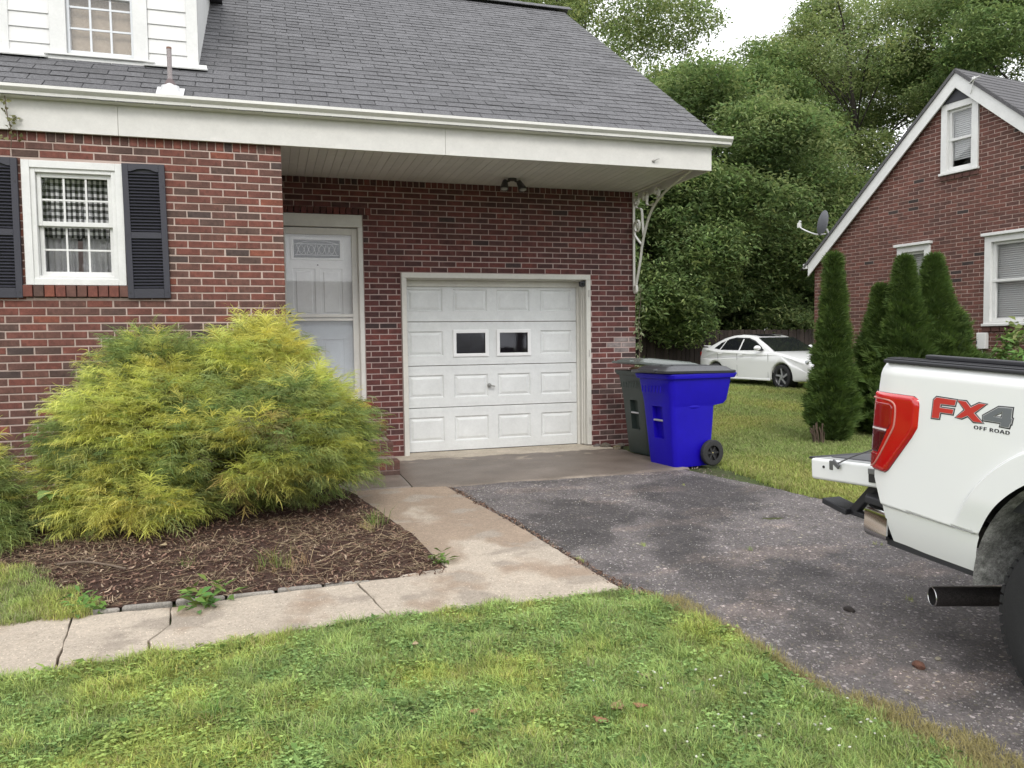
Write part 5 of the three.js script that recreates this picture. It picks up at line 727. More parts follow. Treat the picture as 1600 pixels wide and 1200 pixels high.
// ------------------------------------------------------------------ white sedan on the back lawn
const carPaint = MP(0.78, 0.78, 0.77, 0.3, { clearcoat: 0.8, clearcoatRoughness: 0.06 }), darkGlass = MP(0.012, 0.013, 0.015, 0.05), tyreM = M(0.02, 0.02, 0.021, 0.85, { map: fineMap }), alloy = M(0.28, 0.28, 0.29, 0.32, { metalness: 0.75 }), chrome = M(0.75, 0.75, 0.75, 0.06, { metalness: 1 });
const arcPts = (cx, cy, r, a0, a1, n) => Array.from({ length: n + 1 }, (_, i) => [cx + Math.cos(lerp(a0, a1, i / n)) * r, cy + Math.sin(lerp(a0, a1, i / n)) * r]);
{
  const t = thing('white_sedan', 'white four door sedan parked on the back lawn beside the neighbor house', 'car', [13.24, 0.075, -9.06], -1.466);
  const prof = [[-2.1, 0.24], [-1.72, 0.2], ...arcPts(-1.335, 0.31, 0.365, Math.PI + 0.2, -0.2, 14), [-0.9, 0.19], [0.9, 0.19], ...arcPts(1.335, 0.31, 0.365, Math.PI + 0.2, -0.2, 14), [1.75, 0.2], [2.12, 0.22], [2.22, 0.4], [2.2, 0.6], [2.08, 0.7], [1.75, 0.82], [1.3, 0.92], [0.98, 0.97], [0.2, 0.955], [-1.3, 1.0], [-1.8, 1.06], [-2.18, 1.07], [-2.26, 1.0], [-2.28, 0.75], [-2.3, 0.5], [-2.25, 0.3]];
  const body = new MB().ext(poly(prof), 1.74, 0.06, new THREE.Matrix4().makeTranslation(0, 0, -0.87), 4).geo(); let p = body.attributes.position;
  for (let i = 0; i < p.count; i++) { const x = p.getX(i), y = p.getY(i), z = p.getZ(i), e = Math.max(0, Math.abs(x) - 1.5) / 0.8, s = 1 - 0.24 * e * e - (y > 0.75 ? (y - 0.75) * 0.2 : 0) - (y < 0.4 ? (0.4 - y) * 0.12 : 0); p.setZ(i, z * s); }
  mesh('body', boxUV(toCreasedNormals(body, 0.6)), carPaint, t);
  const top = [[1.0, 0.93], [0.62, 1.13], [0.2, 1.32], [-0.1, 1.395], [-0.45, 1.425], [-0.85, 1.41], [-1.2, 1.34], [-1.55, 1.2], [-1.88, 1.05], [-1.9, 0.95]], zs = (y) => 0.8 - Math.max(0, y - 0.95) * 0.5;
  const gh = new MB().ext(poly(top), 1.6, 0.05, new THREE.Matrix4().makeTranslation(0, 0, -0.8), 4).geo(); p = gh.attributes.position; for (let i = 0; i < p.count; i++) p.setZ(i, p.getZ(i) / 0.8 * zs(p.getY(i)));
  mesh('roof', boxUV(toCreasedNormals(gh, 0.6)), carPaint, t);
  const side = (name, pts, mat, off, parent = t) => { for (const s of [-1, 1]) { const g = clean(new THREE.ShapeGeometry(poly(pts))); const q = g.attributes.position; for (let i = 0; i < q.count; i++) q.setZ(i, s * (zs(q.getY(i)) + off)); g.computeVertexNormals(); mesh(name, boxUV(g), mat, parent); } };
  side('door_window', [[0.62, 1.0], [0.15, 1.235], [-0.15, 1.315], [-0.33, 1.335], [-0.36, 1.0]], darkGlass, 0.006); side('door_window', [[-0.42, 1.0], [-0.39, 1.335], [-0.75, 1.33], [-1.05, 1.275], [-1.2, 1.01]], darkGlass, 0.006); side('quarter_window', [[-1.25, 1.02], [-1.1, 1.265], [-1.28, 1.2], [-1.5, 1.05]], darkGlass, 0.006);
  side('rain_guard', [[0.5, 1.08], [0.15, 1.255], [-0.15, 1.335], [-0.7, 1.355], [-1.0, 1.305], [-1.0, 1.28], [-0.7, 1.325], [-0.15, 1.305], [0.15, 1.22], [0.5, 1.05]], M_black, 0.012);
  const ws = (x0, y0, x1, y1, w0, w1, name, mat) => { const P = [[x0, y0, -w0], [x0, y0, w0], [x1, y1, w1], [x1, y1, -w1]]; const g = new THREE.BufferGeometry(); g.setAttribute('position', new THREE.Float32BufferAttribute([...P[0], ...P[1], ...P[2], ...P[0], ...P[2], ...P[3]], 3)); g.computeVertexNormals(); mesh(name, boxUV(g), mat, t); };
  ws(0.985, 0.962, 0.2, 1.345, 0.73, 0.6, 'windshield', darkGlass); ws(-1.86, 1.09, -1.2, 1.362, 0.66, 0.58, 'rear_window', darkGlass);
  new MB().rbox(-0.35, 1.428, 0, 0.75, 0.008, 0.8, 0.004).build('sunroof', darkGlass, t);
  for (const s of [-1, 1]) {
    for (const x of [-1.335, 1.335]) {
      const w = new MB().at(new THREE.LatheGeometry([[0.225, -0.1], [0.29, -0.105], [0.318, -0.08], [0.32, 0], [0.318, 0.08], [0.29, 0.105], [0.225, 0.1]].map((q) => new THREE.Vector2(...q)), 36), x, 0.315, s * 0.755, Math.PI / 2, 0, 0).build('wheel', tyreM, t);
      const rim = new MB().at(new THREE.LatheGeometry([[0.205, -0.08], [0.228, -0.09], [0.232, 0.085], [0.222, 0.09], [0.21, 0.03]].map((q) => new THREE.Vector2(...q)), 36), x, 0.315, s * 0.755, Math.PI / 2, 0, 0); for (let k = 0; k < 5; k++) { const a = k / 5 * 6.283 + 0.3; rim.box(x + Math.cos(a) * 0.12, 0.315 + Math.sin(a) * 0.12, s * 0.83, 0.21, 0.05, 0.025, 0, 0, a + 0.25); } rim.cyl([x, 0.315, s * 0.82], [x, 0.315, s * 0.85], 0.045, 0.04, 16); rim.build('rim', alloy, w);
      new MB().cyl([x, 0.315, s * 0.66], [x, 0.315, s * 0.74], 0.2, 0.2, 24).build('brake_disc', M_dark, w);
      new MB().at(new THREE.CylinderGeometry(0.36, 0.36, 0.24, 24, 1, true), x, 0.33, s * 0.72, Math.PI / 2, 0, 0).build('wheel_well', M_black, t);
    }
    new MB().at(new THREE.SphereGeometry(0.1, 16, 10), 0.52, 1.06, s * 0.93, 0, 0, 0, 0.75, 0.72, 1.05).build('mirror', carPaint, t); new MB().rbox(0.55, 1.0, s * 0.84, 0.05, 0.04, 0.12, 0.01).build('mirror_stalk', M_dark, t);
    new MB().rbox(-0.28, 0.865, s * 0.858, 0.17, 0.03, 0.02, 0.008).build('door_handle', carPaint, t); new MB().rbox(-1.15, 0.9, s * 0.845, 0.17, 0.03, 0.02, 0.008).build('door_handle', carPaint, t);
    new MB().rbox(0, 0.23, s * 0.845, 1.85, 0.06, 0.05, 0.02).build('side_skirt', carPaint, t);
    for (const x of [0.86, -0.37, -1.2]) new MB().box(x, 0.6, s * 0.8665, 0.006, 0.62, 0.006, 0, 0, 0.03).build('door_gap', M_dark, t);
    const hl = new MB().at(new THREE.SphereGeometry(0.12, 16, 8), 1.98, 0.665, s * 0.66, 0, s * -0.45, 0.25, 1.9, 0.55, 0.5).build('headlight', MP(0.5, 0.52, 0.54, 0.08, { clearcoat: 1 }), t); new MB().sph(2.08, 0.655, s * 0.66, 0.045).build('lamp', chrome, hl);
    new MB().rbox(-2.17, 0.88, s * 0.62, 0.2, 0.14, 0.14, 0.04).build('tail_light', MP(0.35, 0.01, 0.012, 0.15), t);
    new MB().rbox(-2.02, 1.09, s * 0.55, 0.07, 0.06, 0.03, 0.01, 0, 0, -0.2).build('spoiler_post', carPaint, t);
    new MB().rbox(2.14, 0.33, s * 0.6, 0.1, 0.12, 0.2, 0.03).build('fog_light', M_black, t);
  }
  new MB().rbox(-2.06, 1.115, 0, 0.24, 0.028, 1.24, 0.014, 0, 0, -0.06).build('spoiler', carPaint, t);
  new MB().rbox(2.17, 0.56, 0, 0.08, 0.1, 0.9, 0.02).rbox(2.2, 0.33, 0, 0.06, 0.12, 0.85, 0.02).build('grille', M_black, t);
}
// ------------------------------------------------------------------ pickup truck, tail towards the garage (own frame: x away from the lawn, y up, z towards its nose)
const font = await new FontLoader().loadAsync('fonts/droid/droid_sans_bold.typeface.json');
{
  const f = V(0.0215, -0.0486, 0.9986).normalize(), l = V(f.z, 0, -f.x).normalize(), up = f.clone().cross(l);
  const t = thing('pickup_truck', 'white pickup truck with lowered tailgate on the asphalt driveway', 'pickup truck', [3.0, -0.207, 6.14]);
  t.quaternion.setFromRotationMatrix(new THREE.Matrix4().makeBasis(l, up, f));
  const paint = MP(0.8, 0.805, 0.8, 0.34, { clearcoat: 0.9, clearcoatRoughness: 0.05 }), plastic = M(0.022, 0.022, 0.026, 0.55, { bumpMap: fineBump, bumpScale: 0.0005 });
  const SM = (x) => new THREE.Matrix4().makeBasis(V(0, 0, 1), V(0, 1, 0), V(-1, 0, 0)).setPosition(x, 0, 0);
  const AC = [1.1, 0.5], AR = 0.605;
  const rearU = (v) => interp([[0.5, 0.012], [0.72, -0.04], [0.85, -0.105], [1.0, -0.112], [1.32, -0.1], [1.45, -0.078]], v);
  const botV = (u) => { const d = u - AC[0], a = AR * AR - d * d; return a > 0 ? Math.max(0.515, AC[1] + Math.sqrt(a)) : lerp(0.531, 0.515, clamp(u / 0.5, 0, 1)); };
  const sideX = (u, v) => {
    let x = 0; if (v > 1.39) x += 0.022 * ((v - 1.39) / 0.055) ** 2; if (v < 0.72) x += 0.012 + 0.05 * ((0.72 - v) / 0.2) ** 1.5; else x -= 0.006 * sstep(0.8, 0.72, v) * 0; if (u < 0.02) x += 0.022 * ((u - 0.02) / 0.14) ** 2;
    const d = Math.hypot(u - AC[0], v - AC[1]); if (v > 0.7) x -= 0.02 * sstep(0.737, 0.722, d) * sstep(0.7, 0.9, v); return x;
  };
  const us = []; for (let u = -0.1; u < 0.36; u += 0.015) us.push(u); for (let u = 0.36; u < 0.49; u += 0.006) us.push(u); for (let u = 0.49; u < 0.53; u += 0.0018) us.push(u); for (let u = 0.53; u < 1.67; u += 0.007) us.push(u); for (let u = 1.67; u < 1.72; u += 0.002) us.push(u); us.push(1.76, 1.82, 1.86);
  const vs = []; for (let i = 0; i <= 130; i++) vs.push(i / 130);
  const panelGeo = gridGeo(us.length - 1, 130, (a, b) => { let u = us[Math.round(a * (us.length - 1))]; const v0 = botV(u), v = lerp(v0, 1.454, b); u = u + (rearU(v) + 0.1) * (1 - sstep(-0.1, 0.3, u)); return [sideX(u, v), v, u]; });
  const pg = boxUV(clean(panelGeo)), panel = mesh('bed_side', pg, paint, t);
  const far = mesh('bed_side', pg.clone().applyMatrix4(new THREE.Matrix4().makeScale(-1, 1, 1).setPosition(2.0, 0, 0)), paint, t);
  // crease line below the light and gap
  const cre = []; for (let i = 0; i <= 30; i++) { const u = lerp(-0.03, 0.515, i / 30); cre.push([sideX(u, 0.725) + 0.002, 0.721, u]); } new MB().tube(cre, 0.0028, 6, 60).build('crease_seam', M(0.3, 0.3, 0.3, 0.5), panel);
  // bed interior
  new MB().span(0.09, 0.1, 0.9, 1.44, 0.0, 1.8).span(1.9, 1.91, 0.9, 1.44, 0.0, 1.8).span(0.1, 1.9, 0.9, 1.44, 1.78, 1.8).span(0.09, 1.91, 0.84, 0.9, -0.08, 1.8).span(0.03, 0.09, 0.86, 1.43, -0.06, -0.04).span(1.91, 1.97, 0.86, 1.43, -0.06, -0.04).build('bed_box', plastic, t);
  for (const m of [1, -1]) { const X = (x) => m > 0 ? x : 2.0 - x; new MB().rspan(X(0.004), X(0.11), 1.452, 1.472, -0.072, 1.84, 0.008).rspan(X(0.016), X(0.1), 1.472, 1.4785, -0.06, 1.83, 0.004).build('rail_cap', plastic, t); for (const q of [0.03, 0.055, 0.08]) new MB().span(X(q), X(q + 0.006), 1.4785, 1.482, -0.05, 1.82).build('cap_ridge', M(0.05, 0.05, 0.055, 0.4), t); new MB().rspan(X(0.075), X(0.12), 1.48, 1.503, 0.12, 1.82, 0.008).build('cover_rail', plastic, t); }
  // tail light
  const bendX = (u) => (u < 0.02 ? 0.022 * ((u - 0.02) / 0.14) ** 2 : 0);
  const lensGeo = (Lf, Rf, v0, v1, x, r) => { // curved lens: left and right edge by height, rounded border of radius r
    const n = 26, m = 40; return toCreasedNormals(clean(gridGeo(n, m, (a, b) => { const v = lerp(v0, v1, b), L = Lf(v), R = Rf(v), u = lerp(L, R, a), e = Math.min((u - L), (R - u), (v - v0), (v1 - v)); return [x + bendX(u) + r * (1 - Math.sqrt(Math.max(0, 1 - (1 - clamp(e / r, 0, 1)) ** 2))), v, u]; })), 0.9);
  };
  const lamp = (L, R, v0, v1, x, r, mat, name, parent) => mesh(name, boxUV(lensGeo((v) => interp(L, v), (v) => interp(R, v), v0, v1, x, r)), mat, parent);
  const red = MP(0.46, 0.006, 0.008, 0.12, { clearcoat: 1, clearcoatRoughness: 0.03 }), dred = MP(0.07, 0.003, 0.007, 0.12, { clearcoat: 1 });
  const LL = [[0.889, -0.108], [0.91, -0.124], [1.095, -0.13], [1.303, -0.118]], LR = [[0.889, -0.025], [0.905, 0.002], [1.1, 0.145], [1.15, 0.174], [1.26, 0.178], [1.29, 0.17], [1.303, 0.145]];
  const tl = lamp(LL, LR, 0.889, 1.303, -0.02, 0.022, red, 'tail_light', t);
  lamp(LL.map(([v, u]) => [v, u - 0.007]), LR.map(([v, u]) => [v, u + 0.007]), 0.881, 1.311, -0.0015, 0.006, M_black, 'light_gasket', tl);
  lamp([[1.12, -0.108], [1.25, -0.1]], [[1.12, 0.008], [1.15, 0.026], [1.235, 0.03], [1.25, 0.015]], 1.12, 1.25, -0.0255, 0.006, MP(0.26, 0.004, 0.007, 0.1, { clearcoat: 1 }), 'brake_lens', tl);
  lamp([[0.99, -0.114], [1.108, -0.11]], [[0.99, -0.062], [1.05, -0.03], [1.108, 0.0]], 0.99, 1.108, -0.0255, 0.006, dred, 'reverse_lens', tl);
  lamp([[1.108, -0.112], [1.12, -0.112]], [[1.108, -0.004], [1.12, 0.0]], 1.109, 1.119, -0.026, 0.003, M(0.62, 0.55, 0.55, 0.3), 'lens_bar', tl);
  lamp([[0.915, -0.115], [0.983, -0.115]], [[0.915, -0.1], [0.983, -0.066]], 0.915, 0.983, -0.0255, 0.005, MP(0.22, 0.004, 0.008, 0.1, { clearcoat: 1 }), 'marker_lens', tl);
  const lp = [[-0.11, 1.272], [0.02, 1.264], [0.04, 1.252], [0.048, 1.235], [0.044, 1.14], [0.02, 1.09], [-0.05, 0.97], [-0.085, 0.925], [-0.112, 0.91]].map(([u, v]) => [-0.021 + bendX(u), v, u]);
  new MB().tube(lp, 0.0048, 6, 60).build('light_pipe', M(0.5, 0.2, 0.17, 0.4), tl);
  mesh('tail_light', tl.geometry.clone().applyMatrix4(new THREE.Matrix4().makeScale(-1, 1, 1).setPosition(2.0, 0, 0)), red, t);
  // lettering on the bed side
  const U = (x, y) => { const q = (x - 955) / 575; return [0.25 + 0.416 * q, 1.311 - (y - (384 + 66 * q)) / 136 * 0.1]; };
  const F = [[966, 402], [988, 384], [1142, 404], [1132, 442], [1024, 432], [1021, 452], [1126, 463], [1119, 496], [1024, 486], [1018, 526], [957, 522]].map((p) => U(...p));
  const Xs = [[1146, 404], [1212, 412], [1246, 448], [1302, 424], [1356, 430], [1274, 486], [1338, 545], [1272, 541], [1228, 504], [1186, 521], [1140, 514], [1204, 466]].map((p) => U(...p));
  const four = [[1436, 446], [1527, 452], [1523, 512], [1530, 514], [1524, 548], [1517, 548], [1512, 570], [1452, 562], [1456, 542], [1336, 528], [1334, 500]].map((p) => U(...p)), fh = [[1464, 476], [1408, 503], [1460, 510]].map((p) => U(...p));
  const dec = new THREE.Group(); dec.name = 'lettering'; t.add(dec); const edge = M(0.025, 0.025, 0.03, 0.4), silver = M(0.5, 0.5, 0.5, 0.35), rd = M(0.5, 0.035, 0.025, 0.4), gy = M(0.14, 0.15, 0.16, 0.4);
  const shapeOf = (P, h) => { const s = poly(P); if (h) s.holes.push(new THREE.Path(h.map((p) => new THREE.Vector2(...p)))); return s; };
  const grown = (P, h, k, d) => new THREE.ExtrudeGeometry(shapeOf(P, h), { depth: d, bevelEnabled: true, bevelThickness: 0.0002, bevelSize: Math.abs(k), bevelOffset: k < 0 ? 2 * k : 0, bevelSegments: 1 });
  for (const [P, h, m, n] of [[F, null, rd, 'red_letter'], [Xs, null, rd, 'red_letter'], [four, fh, gy, 'grey_numeral']]) {
    const b = new MB().add(grown(P, h, 0.0052, 0.0012), SM(-0.0002)).build(n + '_edge', edge, dec); const c = new MB().add(grown(P, h, 0.0002, 0.001), SM(-0.0012)).build(n + '_rim', silver, dec); const dd = new MB().add(grown(P, h, -0.0022, 0.001), SM(-0.0022)).build(n, m, dec);
  }
  const tg = new TextGeometry('OFF ROAD', { font, size: 0.019, depth: 0.001, curveSegments: 4 }); tg.computeBoundingBox(); const tw = tg.boundingBox.max.x; tg.scale(0.178 / tw, 0.86, 1);
  new MB().add(tg, SM(-0.0003).clone().multiply(new THREE.Matrix4().makeTranslation(0.479, 1.192, 0))).build('off_road_text', edge, dec);
  // tailgate, folded down
  const g = new THREE.Group(); g.name = 'tailgate'; t.add(g); g.position.set(0, 0.905, -0.11); g.rotation.x = -0.105;
  new MB().rbox(1.0, -0.062, -0.265, 1.9, 0.124, 0.54, 0.018, 0, 0, 0, 3).build('gate_shell', paint, g);
  new MB().rbox(1.0, 0.003, -0.255, 1.7, 0.008, 0.44, 0.004).build('gate_liner', M(0.07, 0.07, 0.075, 0.6), g);
  new MB().rbox(1.0, -0.002, -0.535, 1.88, 0.014, 0.05, 0.005).build('gate_cap', plastic, g);
  new MB().rbox(0.052, -0.03, -0.36, 0.012, 0.055, 0.03, 0.006).build('latch', M(0.1, 0.1, 0.1, 0.5), g); new MB().cyl([0.05, -0.045, -0.42], [0.045, -0.045, -0.42], 0.008).build('bolt', M_black, g);
  new MB().rbox(0.05, -0.06, -0.04, 0.02, 0.07, 0.06, 0.004).build('hinge_pocket', M_black, g); new MB().rbox(0.043, -0.035, -0.045, 0.012, 0.03, 0.05, 0.004).build('hinge_plate', M(0.2, 0.2, 0.2, 0.5, { metalness: 0.5 }), g);
  for (const x of [0.035, 1.965]) new MB().tube([[x, 0.86, -0.4], [x + 0.004, 0.915, -0.3], [x + 0.01, 1.0, -0.12], [x + 0.02, 1.06, -0.03]], 0.0045, 6, 20).rbox(x, 0.855, -0.41, 0.012, 0.03, 0.06, 0.006, 0.5, 0, 0).build('gate_cable', M(0.1, 0.1, 0.105, 0.5), t);
  // bumper, step, exhaust
  const bp = poly([[0.025, -0.005], [1.975, -0.005], [1.975, -0.16], [1.93, -0.2], [1.0, -0.25], [0.07, -0.2], [0.025, -0.16]]);
  new MB().ext(bp, 0.175, 0.04, new THREE.Matrix4().makeRotationX(Math.PI / 2).setPosition(0, 0.69, -0.01), 5).build('bumper', M(0.62, 0.62, 0.63, 0.13, { metalness: 1 }), t, 0.8);
  new MB().ext(bp, 0.04, 0.008, new THREE.Matrix4().makeRotationX(Math.PI / 2).setPosition(0, 0.732, -0.012), 2).build('bumper_pad', plastic, t);
  new MB().span(0.06, 0.1, 0.5, 0.53, -0.04, 0.5).build('lower_edge_trim', plastic, t);
  new MB().rbox(0.2, 0.575, -0.53, 0.13, 0.035, 0.2, 0.008, 0.12, 0, 0).build('step_pad', plastic, t); new MB().rbox(0.2, 0.67, -0.34, 0.05, 0.05, 0.3, 0.01, -0.85, 0, 0).rbox(0.2, 0.56, -0.34, 0.05, 0.03, 0.3, 0.008, 0.0, 0, 0).build('step_arm', plastic, t);
  const ex = V(0.2, 0.262, 0.13), dir = V(0.92, 0.03, 0.38).normalize(), e2 = ex.clone().addScaledVector(dir, 0.9);
  new MB().cyl(ex.toArray(), e2.toArray(), 0.05, 0.05, 26, true).build('exhaust_pipe', M(0.14, 0.125, 0.12, 0.33, { metalness: 0.7, map: fineMap }), t);
  new MB().cyl(ex.clone().addScaledVector(dir, 0.006).toArray(), e2.toArray(), 0.046, 0.046, 26, true).build('exhaust_bore', M(0.02, 0.018, 0.017, 0.95), t);
  const ring = new THREE.TorusGeometry(0.048, 0.0042, 8, 32); new MB().add(ring, new THREE.Matrix4().compose(ex, new THREE.Quaternion().setFromUnitVectors(V(0, 0, 1), dir), V(1, 1, 1))).build('exhaust_rim', M(0.6, 0.6, 0.6, 0.2, { metalness: 1 }), t);
  // wheel well liner and wheels
  const lm = M(0.42, 0.42, 0.4, 0.85, { map: grainMap(512, N512, 0.45, 1, 3, 3), bumpMap: fineBump, bumpScale: 0.003, side: THREE.DoubleSide });
  for (const s of [1, -1]) {
    const X = (x) => s > 0 ? x : 2.0 - x;
    mesh('wheel_liner', boxUV(clean(gridGeo(6, 40, (a, b) => { const th = lerp(-0.35, Math.PI + 0.05, b), rr = AR - 0.004 - 0.11 * a + 0.008 * Math.sin(a * 20), e = b > 0.93 ? (b - 0.93) * 0.6 : 0; return [X(lerp(0.028, 0.62, a)), AC[1] + Math.sin(th) * rr - (b > 0.97 ? 0.0 : 0), AC[0] + Math.cos(th) * (rr) + e * a]; }))), lm, t);
    for (const u of [1.06, 4.72]) {
      const pr = [[0.235, 0.13], [0.27, 0.145], [0.33, 0.15], [0.385, 0.142], [0.412, 0.125], [0.428, 0.1], [0.43, 0], [0.428, -0.1], [0.41, -0.13], [0.33, -0.15], [0.235, -0.13]].map((q) => new THREE.Vector2(q[0], q[1]));
      const lat = new THREE.LatheGeometry(pr, 72), w = new MB().at(lat, X(0.16), 0.43, u, 0, 0, s * Math.PI / 2).build('wheel', tyreM, t);
      const tread = new MB(); for (let k = 0; k < 58; k++) { const a = k / 58 * 6.283; for (const [dx, w2] of [[-0.095, 0.05], [-0.035, 0.045], [0.03, 0.045], [0.095, 0.05]]) tread.box(X(0.16 + dx), 0.43 + Math.sin(a + dx * 0.6) * 0.4235, u + Math.cos(a + dx * 0.6) * 0.4235, w2, 0.034, 0.018, Math.PI / 2 - (a + dx * 0.6) + Math.PI / 2, 0, 0); } const tr = tread.build('tread', tyreM, w); tr.userData.kind = 'stuff';
      const rim = new MB().at(new THREE.LatheGeometry([[0.06, 0.07], [0.1, 0.075], [0.2, 0.09], [0.225, 0.12], [0.24, 0.13]].map((q) => new THREE.Vector2(...q)), 40), X(0.16), 0.43, u, 0, 0, s * Math.PI / 2).cyl([X(0.06), 0.43, u], [X(0.1), 0.43, u], 0.07, 0.07, 20); for (let k = 0; k < 6; k++) { const a = k / 6 * 6.283; rim.box(X(0.055), 0.43 + Math.sin(a) * 0.14, u + Math.cos(a) * 0.14, 0.03, 0.05, 0.2, -a, 0, 0); } rim.build('rim', M(0.05, 0.05, 0.055, 0.35, { metalness: 0.6 }), w);
    }
  }
  new MB().cyl([0.2, 0.43, 1.06], [1.8, 0.43, 1.06], 0.05).sph(1.0, 0.43, 1.06, 0.16).span(0.45, 0.55, 0.5, 0.62, -0.1, 5.4).span(1.45, 1.55, 0.5, 0.62, -0.1, 5.4).build('chassis', M_black, t);
  // cab and nose (beyond the picture)
  const cab = poly([[1.89, 0.52], [1.89, 1.46], [1.98, 1.9], [2.2, 1.97], [3.6, 1.96], [3.85, 1.9], [4.5, 1.4], [5.6, 1.3], [5.74, 1.15], [5.76, 0.55], ...arcPts(4.72, 0.5, 0.58, 0.05, Math.PI - 0.05, 14), [4.0, 0.5]]);
  const cg = new MB().ext(cab, 1.98, 0.05, SM(1.99), 3).geo(), cp = cg.attributes.position; for (let i = 0; i < cp.count; i++) { const y = cp.getY(i); if (y > 1.4) cp.setX(i, 1.0 + (cp.getX(i) - 1.0) * (1 - (y - 1.4) * 0.42)); } mesh('cab', boxUV(toCreasedNormals(cg, 0.6)), paint, t);
  for (const s of [1, -1]) for (const P of [[[2.1, 1.42], [2.16, 1.83], [2.85, 1.84], [2.85, 1.4]], [[2.95, 1.4], [2.95, 1.84], [3.55, 1.83], [4.1, 1.42]]]) { const w = clean(new THREE.ShapeGeometry(poly(P))); const q = w.attributes.position, pos = []; for (let i = 0; i < q.count; i++) { const u = q.getX(i), v = q.getY(i), hw = 0.99 * (1 - Math.max(0, v - 1.4) * 0.42) + 0.006; pos.push(1.0 - s * hw, v, u); } w.setAttribute('position', new THREE.Float32BufferAttribute(pos, 3)); w.computeVertexNormals(); mesh('door_window', boxUV(w), darkGlass, t); }
  mesh('windshield', boxUV(clean(gridGeo(1, 1, (a, b) => [lerp(0.22, 1.78, a), lerp(1.43, 1.88, b), lerp(4.49, 3.9, b)]))), darkGlass, t);
}
// ------------------------------------------------------------------ lawn, litter and small things
function grassTuft(seed, n, L, w, spread, col) { const r = RNG(seed), P = [], C = []; for (let k = 0; k < n; k++) { const a = r() * 6.283, d = Math.sqrt(r()) * spread, x = Math.cos(a) * d, z = Math.sin(a) * d, l = L * (0.45 + r() * 0.75), la = r() * 6.283, lean = l * (0.15 + r() * 0.75), h = Math.sqrt(Math.max(0.15 * l * l, l * l - lean * lean)), sx = Math.cos(la), sz = Math.sin(la), b = r(); const k0 = 0.7 + r() * 0.5; ribbon(P, C, [[x, -0.005, z], [x + sx * lean * 0.3, h * 0.6, z + sz * lean * 0.3], [x + sx * lean, h * (0.95 - 0.25 * b), z + sz * lean]], w, [-sz, 0.15, sx], col.map((q) => q * k0)); } return colored(P, C); }
function cloverTuft(seed, n, H, R, toneA, toneB) { const r = RNG(seed), P = [], C = []; for (let k = 0; k < n; k++) { const a = r() * 6.283, d = Math.sqrt(r()) * 0.035, x = Math.cos(a) * d, z = Math.sin(a) * d, h = H * (0.35 + r() * 0.8), q = r(), c = [0, 1, 2].map((i) => lerp(toneA[i], toneB[i], q)); for (let j = 0; j < 3; j++) { const t = j / 3 * 6.283 + a * 3, lr = R * (0.7 + r() * 0.5), tx = (r() - 0.5) * 0.5, ce = [x + Math.cos(t) * lr * 0.95, h + tx * lr, z + Math.sin(t) * lr * 0.95], rim = []; for (let m = 0; m < 5; m++) { const u = m / 5 * 6.283 + t; rim.push([ce[0] + Math.cos(u) * lr, ce[1] + tx * lr * Math.cos(u) * 1.2, ce[2] + Math.sin(u) * lr]); } for (let m = 1; m < 4; m++) { P.push(...rim[0], ...rim[m + 1], ...rim[m]); for (let e = 0; e < 3; e++) C.push(...c); } } } return colored(P, C); }
const gMat = leafMat(0.8, 0.3);
const inWalk = (x, z) => walkPolys.some((P) => inPoly(x, z, P));
const lawnTone = (x, z, r) => { const n = fbm(x * 0.8 + 3, z * 0.8, 1), m = fbm(x * 3 + 9, z * 3, 2), y = sstep(-0.1, 0.25, n + m * 0.5), k = (0.74 + r() * 0.5) * (1 + 0.5 * fbm(x * 5 + 4, z * 5, 8)); return [k * lerp(0.9, 1.15, y), k * lerp(0.95, 1.06, y), k * lerp(1.05, 0.95, y)]; };
function scatter(name, label, geos, count, area, keep, size, tone, tilt = 0.2) { // one uncountable mass
  const r = RNG(name.length * 131 + count), lists = geos.map(() => []); let tries = 0, n = 0;
  while (n < count && tries++ < count * 6) { const x = lerp(area[0], area[1], r()), z = lerp(area[2], area[3], r()), y = keep(x, z, r); if (y === null) continue; lists[Math.floor(r() * geos.length)].push({ p: V(x, y, z), q: new THREE.Quaternion().setFromEuler(new THREE.Euler((r() - 0.5) * tilt, r() * 6.283, (r() - 0.5) * tilt)), s: size(x, z, r), c: tone(x, z, r) }); n++; }
  const g = tag(new THREE.Group(), label, name.split('_').slice(-1)[0], null, 'stuff'); g.name = numbered(name); scene.add(g); lists.forEach((l, i) => { if (l.length) instances(name + '_blades', geos[i], gMat, l, g); }); return g;
}
const gz0 = (x, z) => G(x, z) - 0.018;
const gNear = [grassTuft(1, 16, 0.062, 0.0017, 0.028, [0.373, 0.463, 0.13]), grassTuft(2, 16, 0.05, 0.0017, 0.03, [0.442, 0.486, 0.144]), grassTuft(3, 14, 0.07, 0.0019, 0.025, [0.336, 0.453, 0.13]), grassTuft(4, 10, 0.06, 0.0015, 0.03, [0.354, 0.33, 0.167])];
const frontLawn = (x, z, r) => { if (x > driveL(z) + 0.04 * r() - 0.05 - (z > 6.2 ? 0.03 : 0)) return null; if (inWalk(x, z)) return null; const front = interp([[-4.4, 5.68], [-2.86, 5.48], [-1.02, 5.25], [-0.6, 5.22], [0, 5.12], [0.6, 5.08], [2.0, 5.1]], x); if (z < front - 0.06 + 0.05 * r()) return null; return gz0(x, z) + 0.006; };
scatter('front_lawn_grass', 'short green lawn grass before the concrete walk', [gNear[0], gNear[1], gNear[2], gNear[0], gNear[1], gNear[3]], 56000, [-2.6, 2.62, 5.0, 7.6], frontLawn, (x, z, r) => (0.5 + r() * 0.5) * (1 + 0.7 * sstep(-0.1, 0.3, fbm(x * 4.5, z * 4.5, 5))), lawnTone);
